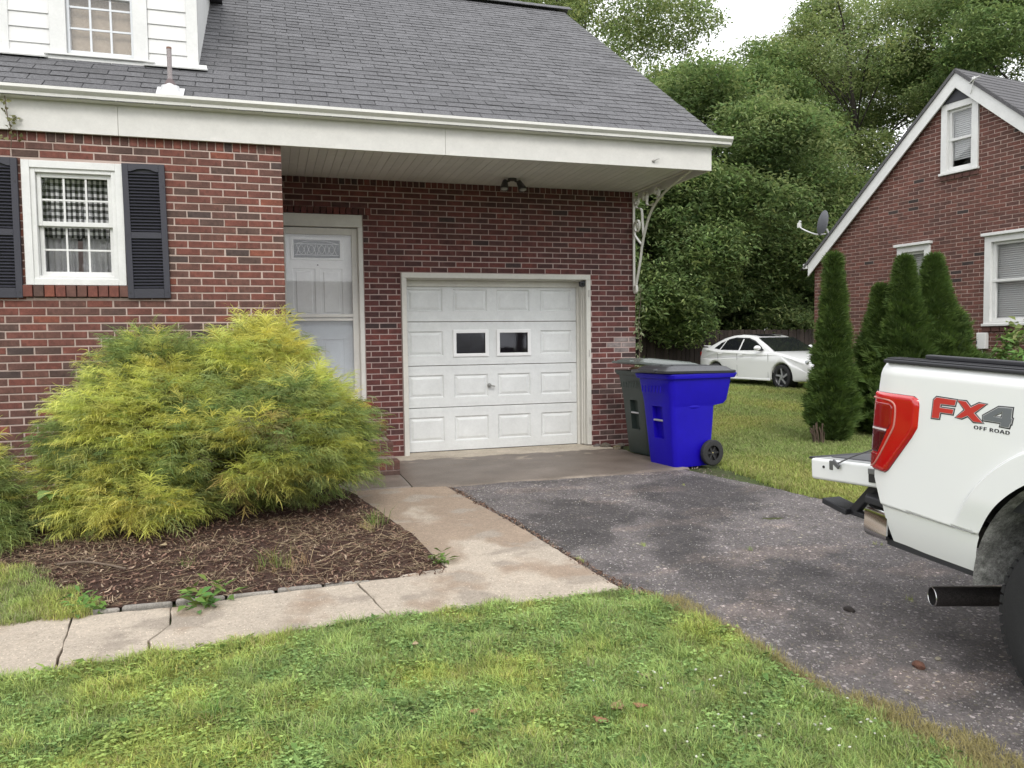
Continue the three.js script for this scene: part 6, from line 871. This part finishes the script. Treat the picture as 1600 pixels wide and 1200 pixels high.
scatter('front_lawn_clover', 'low clover and weeds mixed into the front lawn', [cloverTuft(1, 9, 0.04, 0.004, [0.14, 0.22, 0.06], [0.31, 0.46, 0.14]), cloverTuft(2, 8, 0.044, 0.0048, [0.15, 0.23, 0.06], [0.34, 0.47, 0.14]), cloverTuft(3, 9, 0.036, 0.0036, [0.17, 0.23, 0.06], [0.38, 0.48, 0.14])], 9000, [-2.6, 2.6, 5.0, 7.6], (x, z, r) => fbm(x * 1.8, z * 1.8, 7) + r() * 0.3 - 0.1 > 0 ? frontLawn(x, z, r) : null, (x, z, r) => 0.7 + r() * 0.55, lawnTone, 0.3);
scatter('front_lawn_grass', 'lawn grass running on towards the street', [gNear[0], gNear[1]], 9000, [-7, 2.8, 7.6, 13], frontLawn, (x, z, r) => 1.2 + r() * 0.8, lawnTone);
const gFar = [grassTuft(11, 15, 0.075, 0.0032, 0.06, [0.325, 0.415, 0.113]), grassTuft(12, 15, 0.06, 0.0032, 0.06, [0.363, 0.432, 0.12]), grassTuft(13, 12, 0.085, 0.003, 0.05, [0.339, 0.351, 0.134])];
const sideLawn = (x, z, r) => { if (z > 2.0 && x < driveR(z) - 0.03 + 0.06 * r()) return null; if (x < 4.68) return null; if (z <= 2.0 && z > -0.4 && x < 4.72 + 0.1 * r()) return null; if (Math.hypot(x - 4.6, z - 1.7) < 0.18) return null; const nx = (x - 11.371) * 0.1307 + (z + 0.764) * 0.9914, nz = -(x - 11.371) * 0.9914 + (z + 0.764) * 0.1307; if (nz < 0.05 && nx > -3.7) return null; return gz0(x, z); };
const sideTone = (x, z, r) => { const k = 0.8 + r() * 0.42, y = sstep(-0.15, 0.25, fbm(x * 0.5 + 7, z * 0.35, 3)); return [k * lerp(0.9, 1.14, y), k * lerp(0.95, 1.05, y), k]; };
scatter('side_lawn_grass', 'sunlit lawn grass beside the driveway and carts', gFar, 42000, [4.2, 9.5, -2.5, 6], sideLawn, (x, z, r) => 0.7 + r() * 0.6, sideTone);
scatter('back_lawn_grass', 'lawn grass round the white sedan', gFar, 30000, [4.7, 15, -12.6, -2.5], sideLawn, (x, z, r) => 1.0 + r() * 0.8, sideTone);
scatter('bed_corner_grass', 'thin grass creeping into the corner of the mulch bed', [gNear[0], gNear[3], gNear[1]], 3600, [-2.6, -1.0, 3.3, 4.62], (x, z, r) => (z - 3.75) * 1.1 - (x + 1.75) * 1.0 + 0.5 * fbm(x * 3, z * 3, 3) + 0.25 * (r() - 0.5) > 0 ? bedY(x, z) : null, (x, z, r) => 0.7 + r() * 0.6, lawnTone);
scatter('edge_straw', 'dry straw and thatch along the driveway edge', [gNear[3]], 1500, [1.9, 2.75, 5.2, 7.7], (x, z, r) => Math.abs(x - driveL(z) + 0.0) < 0.03 + 0.1 * sstep(0, 0.3, fbm(x * 2, z * 2, 2)) + (z > 6.6 ? 0.06 : 0) ? G(x, z) - 0.006 : null, (x, z, r) => 0.6 + r() * 0.5, (x, z, r) => { const k = 0.85 + r() * 0.35; return [k, k * 0.94, k * 0.85]; }, 1.4);
scatter('lawn_weeds', 'flat broadleaf weeds and plantain patches in the front lawn', [leafClump(81, 9, 0.03, 0.05, 0.011, [0.11, 0.19, 0.05], [0.24, 0.36, 0.1], -0.15), leafClump(82, 8, 0.03, 0.065, 0.009, [0.12, 0.19, 0.05], [0.27, 0.36, 0.11], -0.2)], 900, [-2.6, 2.5, 5.1, 7.5], (x, z, r) => { const y = fbm(x * 1.8 + 6, z * 1.8, 3) > 0.04 ? frontLawn(x, z, r) : null; return y === null ? null : y + 0.02; }, (x, z, r) => 0.6 + r() * 0.6, lawnTone, 0.4);
// mulch
function chip(seed, L, w) { const r = RNG(seed), P = [], C = []; const n = 4, pts = []; for (let i = 0; i <= n; i++) pts.push([(i / n - 0.5) * L, 0.003 * Math.sin(i * 2 + seed) + 0.002, (r() - 0.5) * w * 0.6]); ribbon(P, C, pts, w / 2, [0, 0.25, 1], [0.9, 0.9, 0.9]); return colored(P, C); }
const inBed = (x, z) => z > 1.75 && z < 4.5 && x < (z < 2.0 ? 0.58 : walkL(z) - 0.03);
const chipTone = (x, z, r) => { const t = r(), k = 0.6 + r() * 0.9; return t < 0.5 ? [0.1 * k, 0.055 * k, 0.038 * k] : t < 0.86 ? [0.27 * k, 0.165 * k, 0.12 * k] : [0.42 * k, 0.32 * k, 0.23 * k]; };
scatter('mulch_chips', 'shredded brown bark mulch covering the planting bed', [chip(1, 0.03, 0.009), chip(2, 0.05, 0.007), chip(3, 0.02, 0.012), chip(4, 0.04, 0.013)], 15000, [-2.6, 1.1, 1.9, 4.52], (x, z, r) => inBed(x, z) ? bedY(x, z) + 0.004 + r() * 0.006 : null, (x, z, r) => 0.6 + r() * 0.8, chipTone, 0.8);
scatter('bed_straw', 'pale dry stems lying on the mulch', [chip(7, 0.16, 0.0035), chip(8, 0.11, 0.003), chip(9, 0.22, 0.0035)], 2300, [-2.2, 1.0, 3.0, 4.5], (x, z, r) => inBed(x, z) && fbm(x * 2, z * 2, 4) + 0.2 * r() > 0 ? bedY(x, z) + 0.012 : null, (x, z, r) => 0.6 + r() * 0.7, (x, z, r) => { const k = 0.7 + r() * 0.6; return [0.42 * k, 0.32 * k, 0.2 * k]; }, 0.35);
function peb(seed) { const g = clean(new THREE.IcosahedronGeometry(1, 0)), p = g.attributes.position; for (let i = 0; i < p.count; i++) { const x = p.getX(i), y = p.getY(i), z = p.getZ(i), k = 1 + 0.35 * PN.noise(x * 2 + seed, y * 2, z * 2); p.setXYZ(i, x * k, y * k * 0.55, z * k * 0.8); } g.computeVertexNormals(); g.setAttribute('color', new THREE.Float32BufferAttribute(new Float32Array(p.count * 3).fill(1), 3)); g.setAttribute('uv', new THREE.Float32BufferAttribute(new Float32Array(p.count * 2), 2)); return g; }
const pebG = [peb(1), peb(4), peb(9)], pebTone = (x, z, r) => { const k = r() < 0.6 ? 0.3 + r() * 0.25 : 0.12 + r() * 0.12; return [k, k * 0.96, k * (0.86 + r() * 0.1)]; };
scatter('loose_gravel', 'loose pale gravel on the worn asphalt', pebG, 9000, [1.7, 5.4, 2.2, 8.2], (x, z, r) => { const L = driveL(z), R = driveR(z); if (x < L - 0.03 || x > R) return null; const e = sstep(0.45, 0.0, x - L) + 0.5 * sstep(0.3, 0, R - x) + sstep(0.05, 0.3, fbm(x * 1.5, z * 1.5, 9)) + (z > 6.6 ? 0.4 : 0); return r() < 0.18 + e * 0.6 ? driveY(x, z) + 0.001 : null; }, (x, z, r) => 0.0022 + r() * r() * 0.006, pebTone, 1.0);
scatter('bed_gravel', 'small stones and crumbs along the walk and apron edges', pebG, 900, [0.6, 4.9, 1.9, 5.2], (x, z, r) => (Math.abs(x - driveL(z)) < 0.035 + 0.03 * r() && z > 2.2) || (x > 4.0 && Math.abs(x - 4.25 - 0.06 * z) < 0.09 && z < 2.6) ? G(x, z) + 0.004 : null, (x, z, r) => 0.004 + r() * r() * 0.012, (x, z, r) => { const k = 0.12 + r() * 0.28; return [k, k * 0.85, k * 0.68]; }, 1.0);
scatter('clover_flowers', 'white clover heads at the lawn corner by the driveway', pebG, 46, [1.35, 2.45, 6.15, 7.0], (x, z, r) => fbm(x * 3 + 1, z * 3, 5) > -0.05 ? frontLawn(x, z, r) === null ? null : G(x, z) + 0.045 : null, (x, z, r) => 0.004 + r() * 0.005, (x, z, r) => { const k = 0.5 + r() * 0.22; return [k, k, k * 0.85]; }, 0.6);
scatter('joint_litter', 'dark leaf litter and soil packed in the joint between walk and asphalt', [chip(1, 0.03, 0.009), chip(3, 0.02, 0.012), chip(4, 0.04, 0.013)], 1700, [1.5, 2.2, 2.15, 5.2], (x, z, r) => Math.abs(x - driveL(z) - 0.005) < 0.02 + 0.03 * sstep(0, 0.2, fbm(z * 3, 4)) + 0.03 * sstep(4.2, 5, z) ? G(x, z) + 0.008 + 0.006 * r() : null, (x, z, r) => 0.5 + r() * 0.6, chipTone, 0.9);
scatter('joint_weeds', 'tiny weeds sprouting in the walk joint and asphalt cracks', [gNear[0], gNear[1]], 240, [1.5, 4.6, 2.3, 6.4], (x, z, r) => (Math.abs(x - driveL(z)) < 0.03 && fbm(z * 2.5, 9) > 0) || (x > driveL(z) + 0.2 && fbm(x * 2.4 + 2, z * 2.4, 13) > 0.36) ? driveY(x, z) : null, (x, z, r) => 0.4 + r() * 0.4, lawnTone);
// edging stones
{
  const mats = [0.4, 0.34, 0.44].map((v) => M(v * 1.05, v * 0.96, v * 0.84, 0.92, { map: fineMap, bumpMap: fineBump, bumpScale: 0.003 })), r = RNG(17);
  const stone = (x, z, L, a, i, lab = 'rounded tan edging stone in the row between mulch bed and walk') => { const t = thing('edging_stone', lab, 'edging stone', [x, G(x, z) - 0.01, z], a, 'edging stones round the bed'); const g = new RoundedBoxGeometry(L * 1.05, 0.05, 0.042, 3, 0.018), p = g.attributes.position; for (let q = 0; q < p.count; q++) { const k = 0.006; p.setXYZ(q, p.getX(q) + k * PN.noise(p.getX(q) * 20 + i, p.getY(q) * 30, 0), p.getY(q) + k * PN.noise(p.getX(q) * 18, i, p.getZ(q) * 30), p.getZ(q) + k * PN.noise(i, p.getX(q) * 16, 3)); } g.computeVertexNormals(); const m = mesh('stone', boxUV(clean(g)), mats[i % 3], t); m.rotation.z = (r() - 0.5) * 0.05; m.position.y = 0.008 + (r() - 0.5) * 0.012; };
  let i = 0; for (let x = 0.42; x > -2.2; x -= 0.285) { const z = interp([[-2.9, 4.71], [-1.5, 4.55], [-0.1, 4.51], [0.5, 4.485]], x); stone(x, z, 0.265 + (r() - 0.5) * 0.03, (r() - 0.5) * 0.12 - 0.05, i++); }
  for (let z = 4.15; z > 2.6; z -= 0.2) stone(walkL(z) - 0.025, z, 0.175 + (r() - 0.5) * 0.03, Math.PI / 2 - 0.19 + (r() - 0.5) * 0.1, i++, 'short tan edging stone in the row leading up to the brick steps');
}
// single small things
function weed(name, label, x, z, geo, n, R, s, tone, y0 = 0) { const t = thing(name, label, 'weed', [x, G(x, z) + y0, z]), r = RNG(Math.round(x * 900 + z * 77)), l = []; for (let i = 0; i < n; i++) { const a = r() * 6.283, d = R * Math.sqrt(r()); l.push({ p: V(Math.cos(a) * d, 0, Math.sin(a) * d), q: new THREE.Quaternion().setFromEuler(new THREE.Euler((r() - 0.5) * 0.4, r() * 6.283, (r() - 0.5) * 0.4)), s: s * (0.7 + r() * 0.6), c: tone.map((c) => c * (0.8 + r() * 0.4)) }); } instances('blades', geo, gMat, l, t); return t; }
const longBlade = grassTuft(31, 12, 0.2, 0.0026, 0.03, [0.209, 0.263, 0.079]), strawBlade = grassTuft(33, 12, 0.2, 0.0024, 0.04, [0.44, 0.366, 0.19]);
weed('grass_clump', 'grassy clump drooping in the middle of the mulch bed', -0.02, 4.12, longBlade, 6, 0.09, 0.9, [1, 1, 1]); weed('straw_clump', 'dry straw clump around the grassy clump in the mulch', 0.05, 4.1, strawBlade, 5, 0.14, 0.7, [1, 1, 1]);
weed('grass_clump', 'spiky pale grass clump at the bend of the walk edging', 0.74, 3.42, longBlade, 6, 0.04, 1.15, [1.1, 1.05, 1]); weed('straw_clump', 'dry straw clump at the bend of the walk edging', 0.7, 3.5, strawBlade, 7, 0.1, 0.8, [1, 1, 1]);
weed('grass_clump', 'small grassy tuft beside the long twig in the mulch', -0.55, 3.95, longBlade, 4, 0.07, 0.7, [0.95, 1, 1]);
const broad = leafClump(51, 16, 0.09, 0.085, 0.018, [0.09, 0.17, 0.035], [0.17, 0.27, 0.07], -0.25);
weed('broadleaf_weed', 'leafy green weed growing over the walk edge by the edging stones', -0.36, 4.62, broad, 4, 0.09, 1.0, [1, 1, 1], 0.05); weed('broadleaf_weed', 'leafy weed at the inner corner of the walk', 1.0, 4.28, broad, 3, 0.08, 0.7, [1, 1, 1], 0.03); weed('broadleaf_weed', 'low weeds against the edging stones near the lawn grass corner', -1.0, 4.42, broad, 5, 0.14, 0.75, [1, 1, 1], 0.03);
weed('tall_grass_clump', 'taller grass blades sprouting in the front lawn', -0.27, 5.95, longBlade, 3, 0.05, 0.75, [0.9, 1.05, 1]); weed('tall_grass_clump', 'taller grass around the dead leaves in the front lawn', 1.35, 6.45, longBlade, 4, 0.1, 0.7, [0.9, 1.05, 1]);
{ const t = thing('seedling', 'broadleaf seedling with pale green leaves beside the golden shrub', 'seedling', [-1.52, bedY(-1.52, 2.95), 2.95]), r = RNG(9), lm = MP(0.22, 0.33, 0.08, 0.6, { side: THREE.DoubleSide, transmission: 0.3, thickness: 0 }), sm = M(0.1, 0.13, 0.04, 0.8); for (let i = 0; i < 9; i++) { const a = r() * 6.283, h = 0.1 + r() * 0.24, d = 0.05 + r() * 0.16, c = [Math.cos(a) * d, h, Math.sin(a) * d]; new MB().tube([[0, 0, 0], [c[0] * 0.4, h * 0.7, c[2] * 0.4], c], 0.0035, 5, 8).build('stem', sm, t); const R = 0.05 + r() * 0.025; const g = gridGeo(6, 4, (u, v) => { const w = R * Math.sin(Math.PI * Math.pow(u, 0.8)) * 0.75; return [u * R * 2.4, 0.03 * Math.sin(u * 3) - 0.04 * u + Math.abs(v - 0.5) * 0.02, (v - 0.5) * 2 * w]; }); const m = mesh('leaf', boxUV(clean(g)), lm, t); m.position.set(...c); m.rotation.set((r() - 0.5) * 0.6, -a + (r() - 0.5), 0.1); } }
const barkM = M(0.2, 0.15, 0.11, 0.95, { map: fineMap });
{ const t = thing('fallen_twig', 'long pale twig lying on the mulch near the grassy corner', 'twig', [-1.15, bedY(-1.15, 3.85) + 0.012, 3.85]); new MB().tube([[-0.2, 0.01, -0.06], [-0.06, 0.02, -0.04], [0.1, 0.008, 0.04], [0.24, 0.0, 0.16]], 0.007, 6, 20).build('stick', barkM, t); new MB().tube([[-0.06, 0.02, -0.04], [0.0, 0.03, -0.1]], 0.004, 5, 6).build('side_shoot', barkM, t); }
const leafM = [[0.36, 0.25, 0.13], [0.3, 0.15, 0.08], [0.42, 0.33, 0.2]].map((c) => M(...c, 0.85, { side: THREE.DoubleSide, map: fineMap }));
const deadLeaf = (x, z, y, L, a, i, label) => { const t = thing('dead_leaf', label, 'leaf', [x, y, z], a); const w = L * 0.32; mesh('blade', boxUV(clean(gridGeo(10, 5, (u, v) => { const q = w * Math.sin(Math.PI * Math.pow(u, 0.85)) * (1 + 0.25 * Math.sin(u * 22)); return [(u - 0.5) * L, 0.22 * L * (u - 0.5) ** 2 * 2 + Math.abs(v - 0.5) * w * 0.7, (v - 0.5) * 2 * q]; }))), leafM[i % 3], t); new MB().tube([[L * 0.45, L * 0.1, 0], [L * 0.62, L * 0.08, 0.01]], 0.0012, 4, 4).build('stalk', leafM[1], t); };
deadLeaf(1.37, 6.42, G(1, 6.42) + 0.03, 0.094, 0.7, 0, 'long tan dead leaf by the taller lawn grass'); deadLeaf(1.26, 6.5, G(1, 6.5) + 0.03, 0.072, 2.2, 1, 'reddish curled dead leaf beside the long tan leaf'); deadLeaf(1.47, 6.44, G(1, 6.44) + 0.03, 0.065, -0.6, 1, 'brown dead leaf at the tip of the long tan leaf'); deadLeaf(0.78, 6.27, G(0, 6.3) + 0.03, 0.050, 0.2, 1, 'rust brown dead leaf alone in the middle of the lawn'); deadLeaf(0.66, 5.55, G(0, 5.5) + 0.03, 0.050, 1.4, 2, 'pale dead leaf in the lawn close to the walk'); deadLeaf(-0.02, 6.6, G(0, 6.6) + 0.03, 0.058, 0.5, 1, 'red brown dead leaf deep in the front lawn'); deadLeaf(1.62, 6.2, G(1, 6.2) + 0.03, 0.058, 2.6, 2, 'whitish dead leaf in the lawn towards the driveway'); deadLeaf(-0.75, 3.55, bedY(-0.75, 3.55) + 0.015, 0.08, 1.2, 2, 'pale curled leaf on the dark mulch below the golden shrub');
function rock(name, label, x, y, z, s, c, seed) { const t = thing(name, label, 'stone', [x, y, z], seed); const g = clean(new THREE.IcosahedronGeometry(1, 2)), p = g.attributes.position; for (let i = 0; i < p.count; i++) { const q = V(p.getX(i), p.getY(i), p.getZ(i)), k = 1 + 0.28 * PN.noise(q.x * 1.4 + seed, q.y * 1.4, q.z * 1.4) + 0.1 * PN.noise(q.x * 4 + seed, q.y * 4, q.z * 4); p.setXYZ(i, q.x * k * s[0], q.y * k * s[1], q.z * k * s[2]); } g.computeVertexNormals(); mesh('stone', boxUV(toCreasedNormals(g, 0.7)), M(...c, 0.93, { map: brickMap, bumpMap: fineBump, bumpScale: 0.003 }), t); }
rock('loose_stone', 'reddish brown stone lying on the driveway before the truck tire', 2.94, driveY(2.94, 6.46) + 0.012, 6.46, [0.024, 0.02, 0.034], [0.22, 0.1, 0.065], 3); rock('loose_stone', 'dark clod on the driveway below the truck step', 3.12, driveY(3.12, 5.78) + 0.008, 5.78, [0.035, 0.018, 0.024], [0.05, 0.04, 0.035], 5); rock('loose_stone', 'cream pebble beside the reddish stone on the driveway', 3.1, driveY(3.1, 6.42) + 0.005, 6.42, [0.02, 0.008, 0.014], [0.5, 0.45, 0.34], 7); rock('loose_stone', 'tan pebble where the lawn meets the driveway', 2.34, G(2.3, 6.42) + 0.01, 6.42, [0.02, 0.014, 0.016], [0.42, 0.3, 0.2], 9);
[[4.12, 0.16, 0.07], [4.3, 0.22, 0.06], [4.2, 0.34, 0.05], [4.03, 0.1, 0.045], [4.44, 0.36, 0.05], [4.14, 0.48, 0.04]].forEach(([x, z, s], i) => rock('rubble_stone', ['flat grey rubble stone against the garage corner', 'chunky tan rubble stone beside the dark green cart', 'flat tan rubble stone at the apron edge', 'small grey rubble stone at the garage casing', 'grey rubble stone under the dark green cart rim', 'small tan rubble stone before the dark green cart'][i], x, 0.02, z, [s * 1.5, s * 0.55, s], [0.2 + 0.04 * (i % 3), 0.17 + 0.03 * (i % 3), 0.13 + 0.03 * (i % 2)], i * 3 + 1));
// vines
function vine(name, label, pts, nLeaf, seed, col, sc = 1) { const t = thing(name, label, 'vine'), r = RNG(seed), c = new THREE.CatmullRomCurve3(pts.map((p) => V(...p))); mesh('stem', boxUV(clean(new THREE.TubeGeometry(c, 40, 0.004, 5))), barkM, t); const g = leafClump(seed, 3, 0.02, 0.045, 0.014, col, col.map((q) => q * 1.3), 0.2), l = []; for (let i = 0; i < nLeaf; i++) { const p = c.getPoint(r()); l.push({ p: p.add(V((r() - 0.5) * 0.09, (r() - 0.5) * 0.06, (r() - 0.5) * 0.09)), q: new THREE.Quaternion().setFromEuler(new THREE.Euler(r() * 2, r() * 6, r() * 2)), s: sc * (0.7 + r() * 0.6), c: [1, 1, 1] }); } instances('leaves', g, gMat, l, t); }
vine('climbing_vine', 'wispy pale vine climbing the garage corner below the scroll bracket', [[4.66, 0.9, 0.02], [4.68, 1.3, 0.03], [4.66, 1.6, 0.04], [4.69, 1.9, 0.05], [4.67, 2.1, 0.06]], 46, 5, [0.3, 0.34, 0.2]); vine('climbing_vine', 'dark stemmed vine on the garage corner above the dark green cart', [[4.7, 0.0, 0.0], [4.72, 0.5, 0.02], [4.69, 1.0, 0.0], [4.72, 1.5, 0.02]], 30, 8, [0.12, 0.18, 0.06]);
vine('hanging_vine', 'thin vine hanging from the gutter above the shutter', [[-2.06, 3.5, 1.8], [-2.05, 3.35, 1.79], [-2.03, 3.22, 1.78], [-2.045, 3.08, 1.75]], 14, 11, [0.16, 0.16, 0.07]);
// shrubs by the neighbour's wall
{ const mk = (label, x, z, R, H, geo, n, seed) => { const t = thing('broadleaf_shrub', label, 'shrub', [x, 0, z]), r = RNG(seed), l = []; for (let i = 0; i < n; i++) { const a = r() * 6.283, u = r(), k = 0.55 + 0.45 * Math.sqrt(r()); l.push({ p: V(Math.cos(a) * R * k * Math.sqrt(1 - u * u * 0.8), u * H * k + 0.15, Math.sin(a) * R * k * Math.sqrt(1 - u * u * 0.8)), q: new THREE.Quaternion().setFromEuler(new THREE.Euler((r() - 0.5), r() * 6.283, (r() - 0.5))), s: 0.8 + r() * 0.5, c: [0.8 + r() * 0.4, 0.8 + r() * 0.4, 0.8 + r() * 0.3] }); } instances('foliage', geo, gMat, l, t); for (let i = 0; i < 5; i++) { const a = r() * 6.283; new MB().tube([[0, 0, 0], [Math.cos(a) * R * 0.3, H * 0.5, Math.sin(a) * R * 0.3], [Math.cos(a) * R * 0.6, H * 0.85, Math.sin(a) * R * 0.6]], 0.012, 5, 8).build('stem', barkM, t); } };
  mk('glossy broadleaf shrub under the wide window of the brick neighbor house', 10.75, 0.75, 0.62, 1.42, leafClump(61, 10, 0.14, 0.11, 0.03, [0.1, 0.17, 0.05], [0.24, 0.33, 0.11], 0.1), 330, 4); mk('low yellow green shrub beside the utility box', 10.15, 0.75, 0.5, 0.82, leafClump(63, 22, 0.12, 0.05, 0.01, [0.14, 0.16, 0.04], [0.26, 0.26, 0.07], 0.1), 320, 6); }
// across the street (seen only mirrored in the panes)
{
  struct(mesh('street', boxUV(clean(gridGeo(2, 1, (u, v) => [lerp(-80, 80, u), -0.735, lerp(17.5, 25, v)]))), M(0.06, 0.06, 0.062, 0.9)));
  const h = thing('facing_house', 'brick house across the street facing the garage', 'house', [4, -0.72, 38], Math.PI); new MB().ext(wallShape(-7, 7, 0, 3.2, [[-4.8, -3.4, 1, 2.4], [3.2, 4.8, 1, 2.4], [-0.5, 0.5, 0, 2.1]]), 0.25).span(-7, -6.75, 0, 3.2, -8, -0.002).span(6.75, 7, 0, 3.2, -8, -0.002).span(-7, 7, 0, 3.2, -8.25, -8).build('wall', neiMats[1], h); for (const x of [-4.1, 4.0]) { new MB().ext(wallShape(x - 0.8, x + 0.8, 0.9, 2.5, [[x - 0.65, x + 0.65, 1.05, 2.35]]), 0.06, 0, new THREE.Matrix4().makeTranslation(0, 0, 0.24)).build('window_trim', M_white, h); new MB().span(x - 0.66, x + 0.66, 1.04, 2.36, 0.15, 0.17).build('window_pane', darkGlass, h); } new MB().span(-0.5, 0.5, 0, 2.1, 0.1, 0.16).build('door', M_white, h); new MB().ext(poly([[-0.6, 3.1], [8.8, 3.1], [4.1, 6.2]]), 14.8, 0, new THREE.Matrix4().makeRotationY(Math.PI / 2).setPosition(-7.4, 0, 0)).build('roof', M(0.08, 0.075, 0.075, 0.9), h);
  tree('street_tree', 'broad tree standing beside the house across the street', -6, 36, { H: 12, y0: 2.5, R: 5, lobes: 40, clumps: 3500, seed: 301, tr: 0.3, lr: 1.6, ls: 1.4, skip: 3 }); tree('street_tree', 'tall tree behind the house across the street', 16, 40, { H: 14, y0: 3, R: 5.5, lobes: 40, clumps: 3500, seed: 302, tr: 0.3, lr: 1.7, ls: 1.4, skip: 3 });
}
renderer.render(scene, camera);
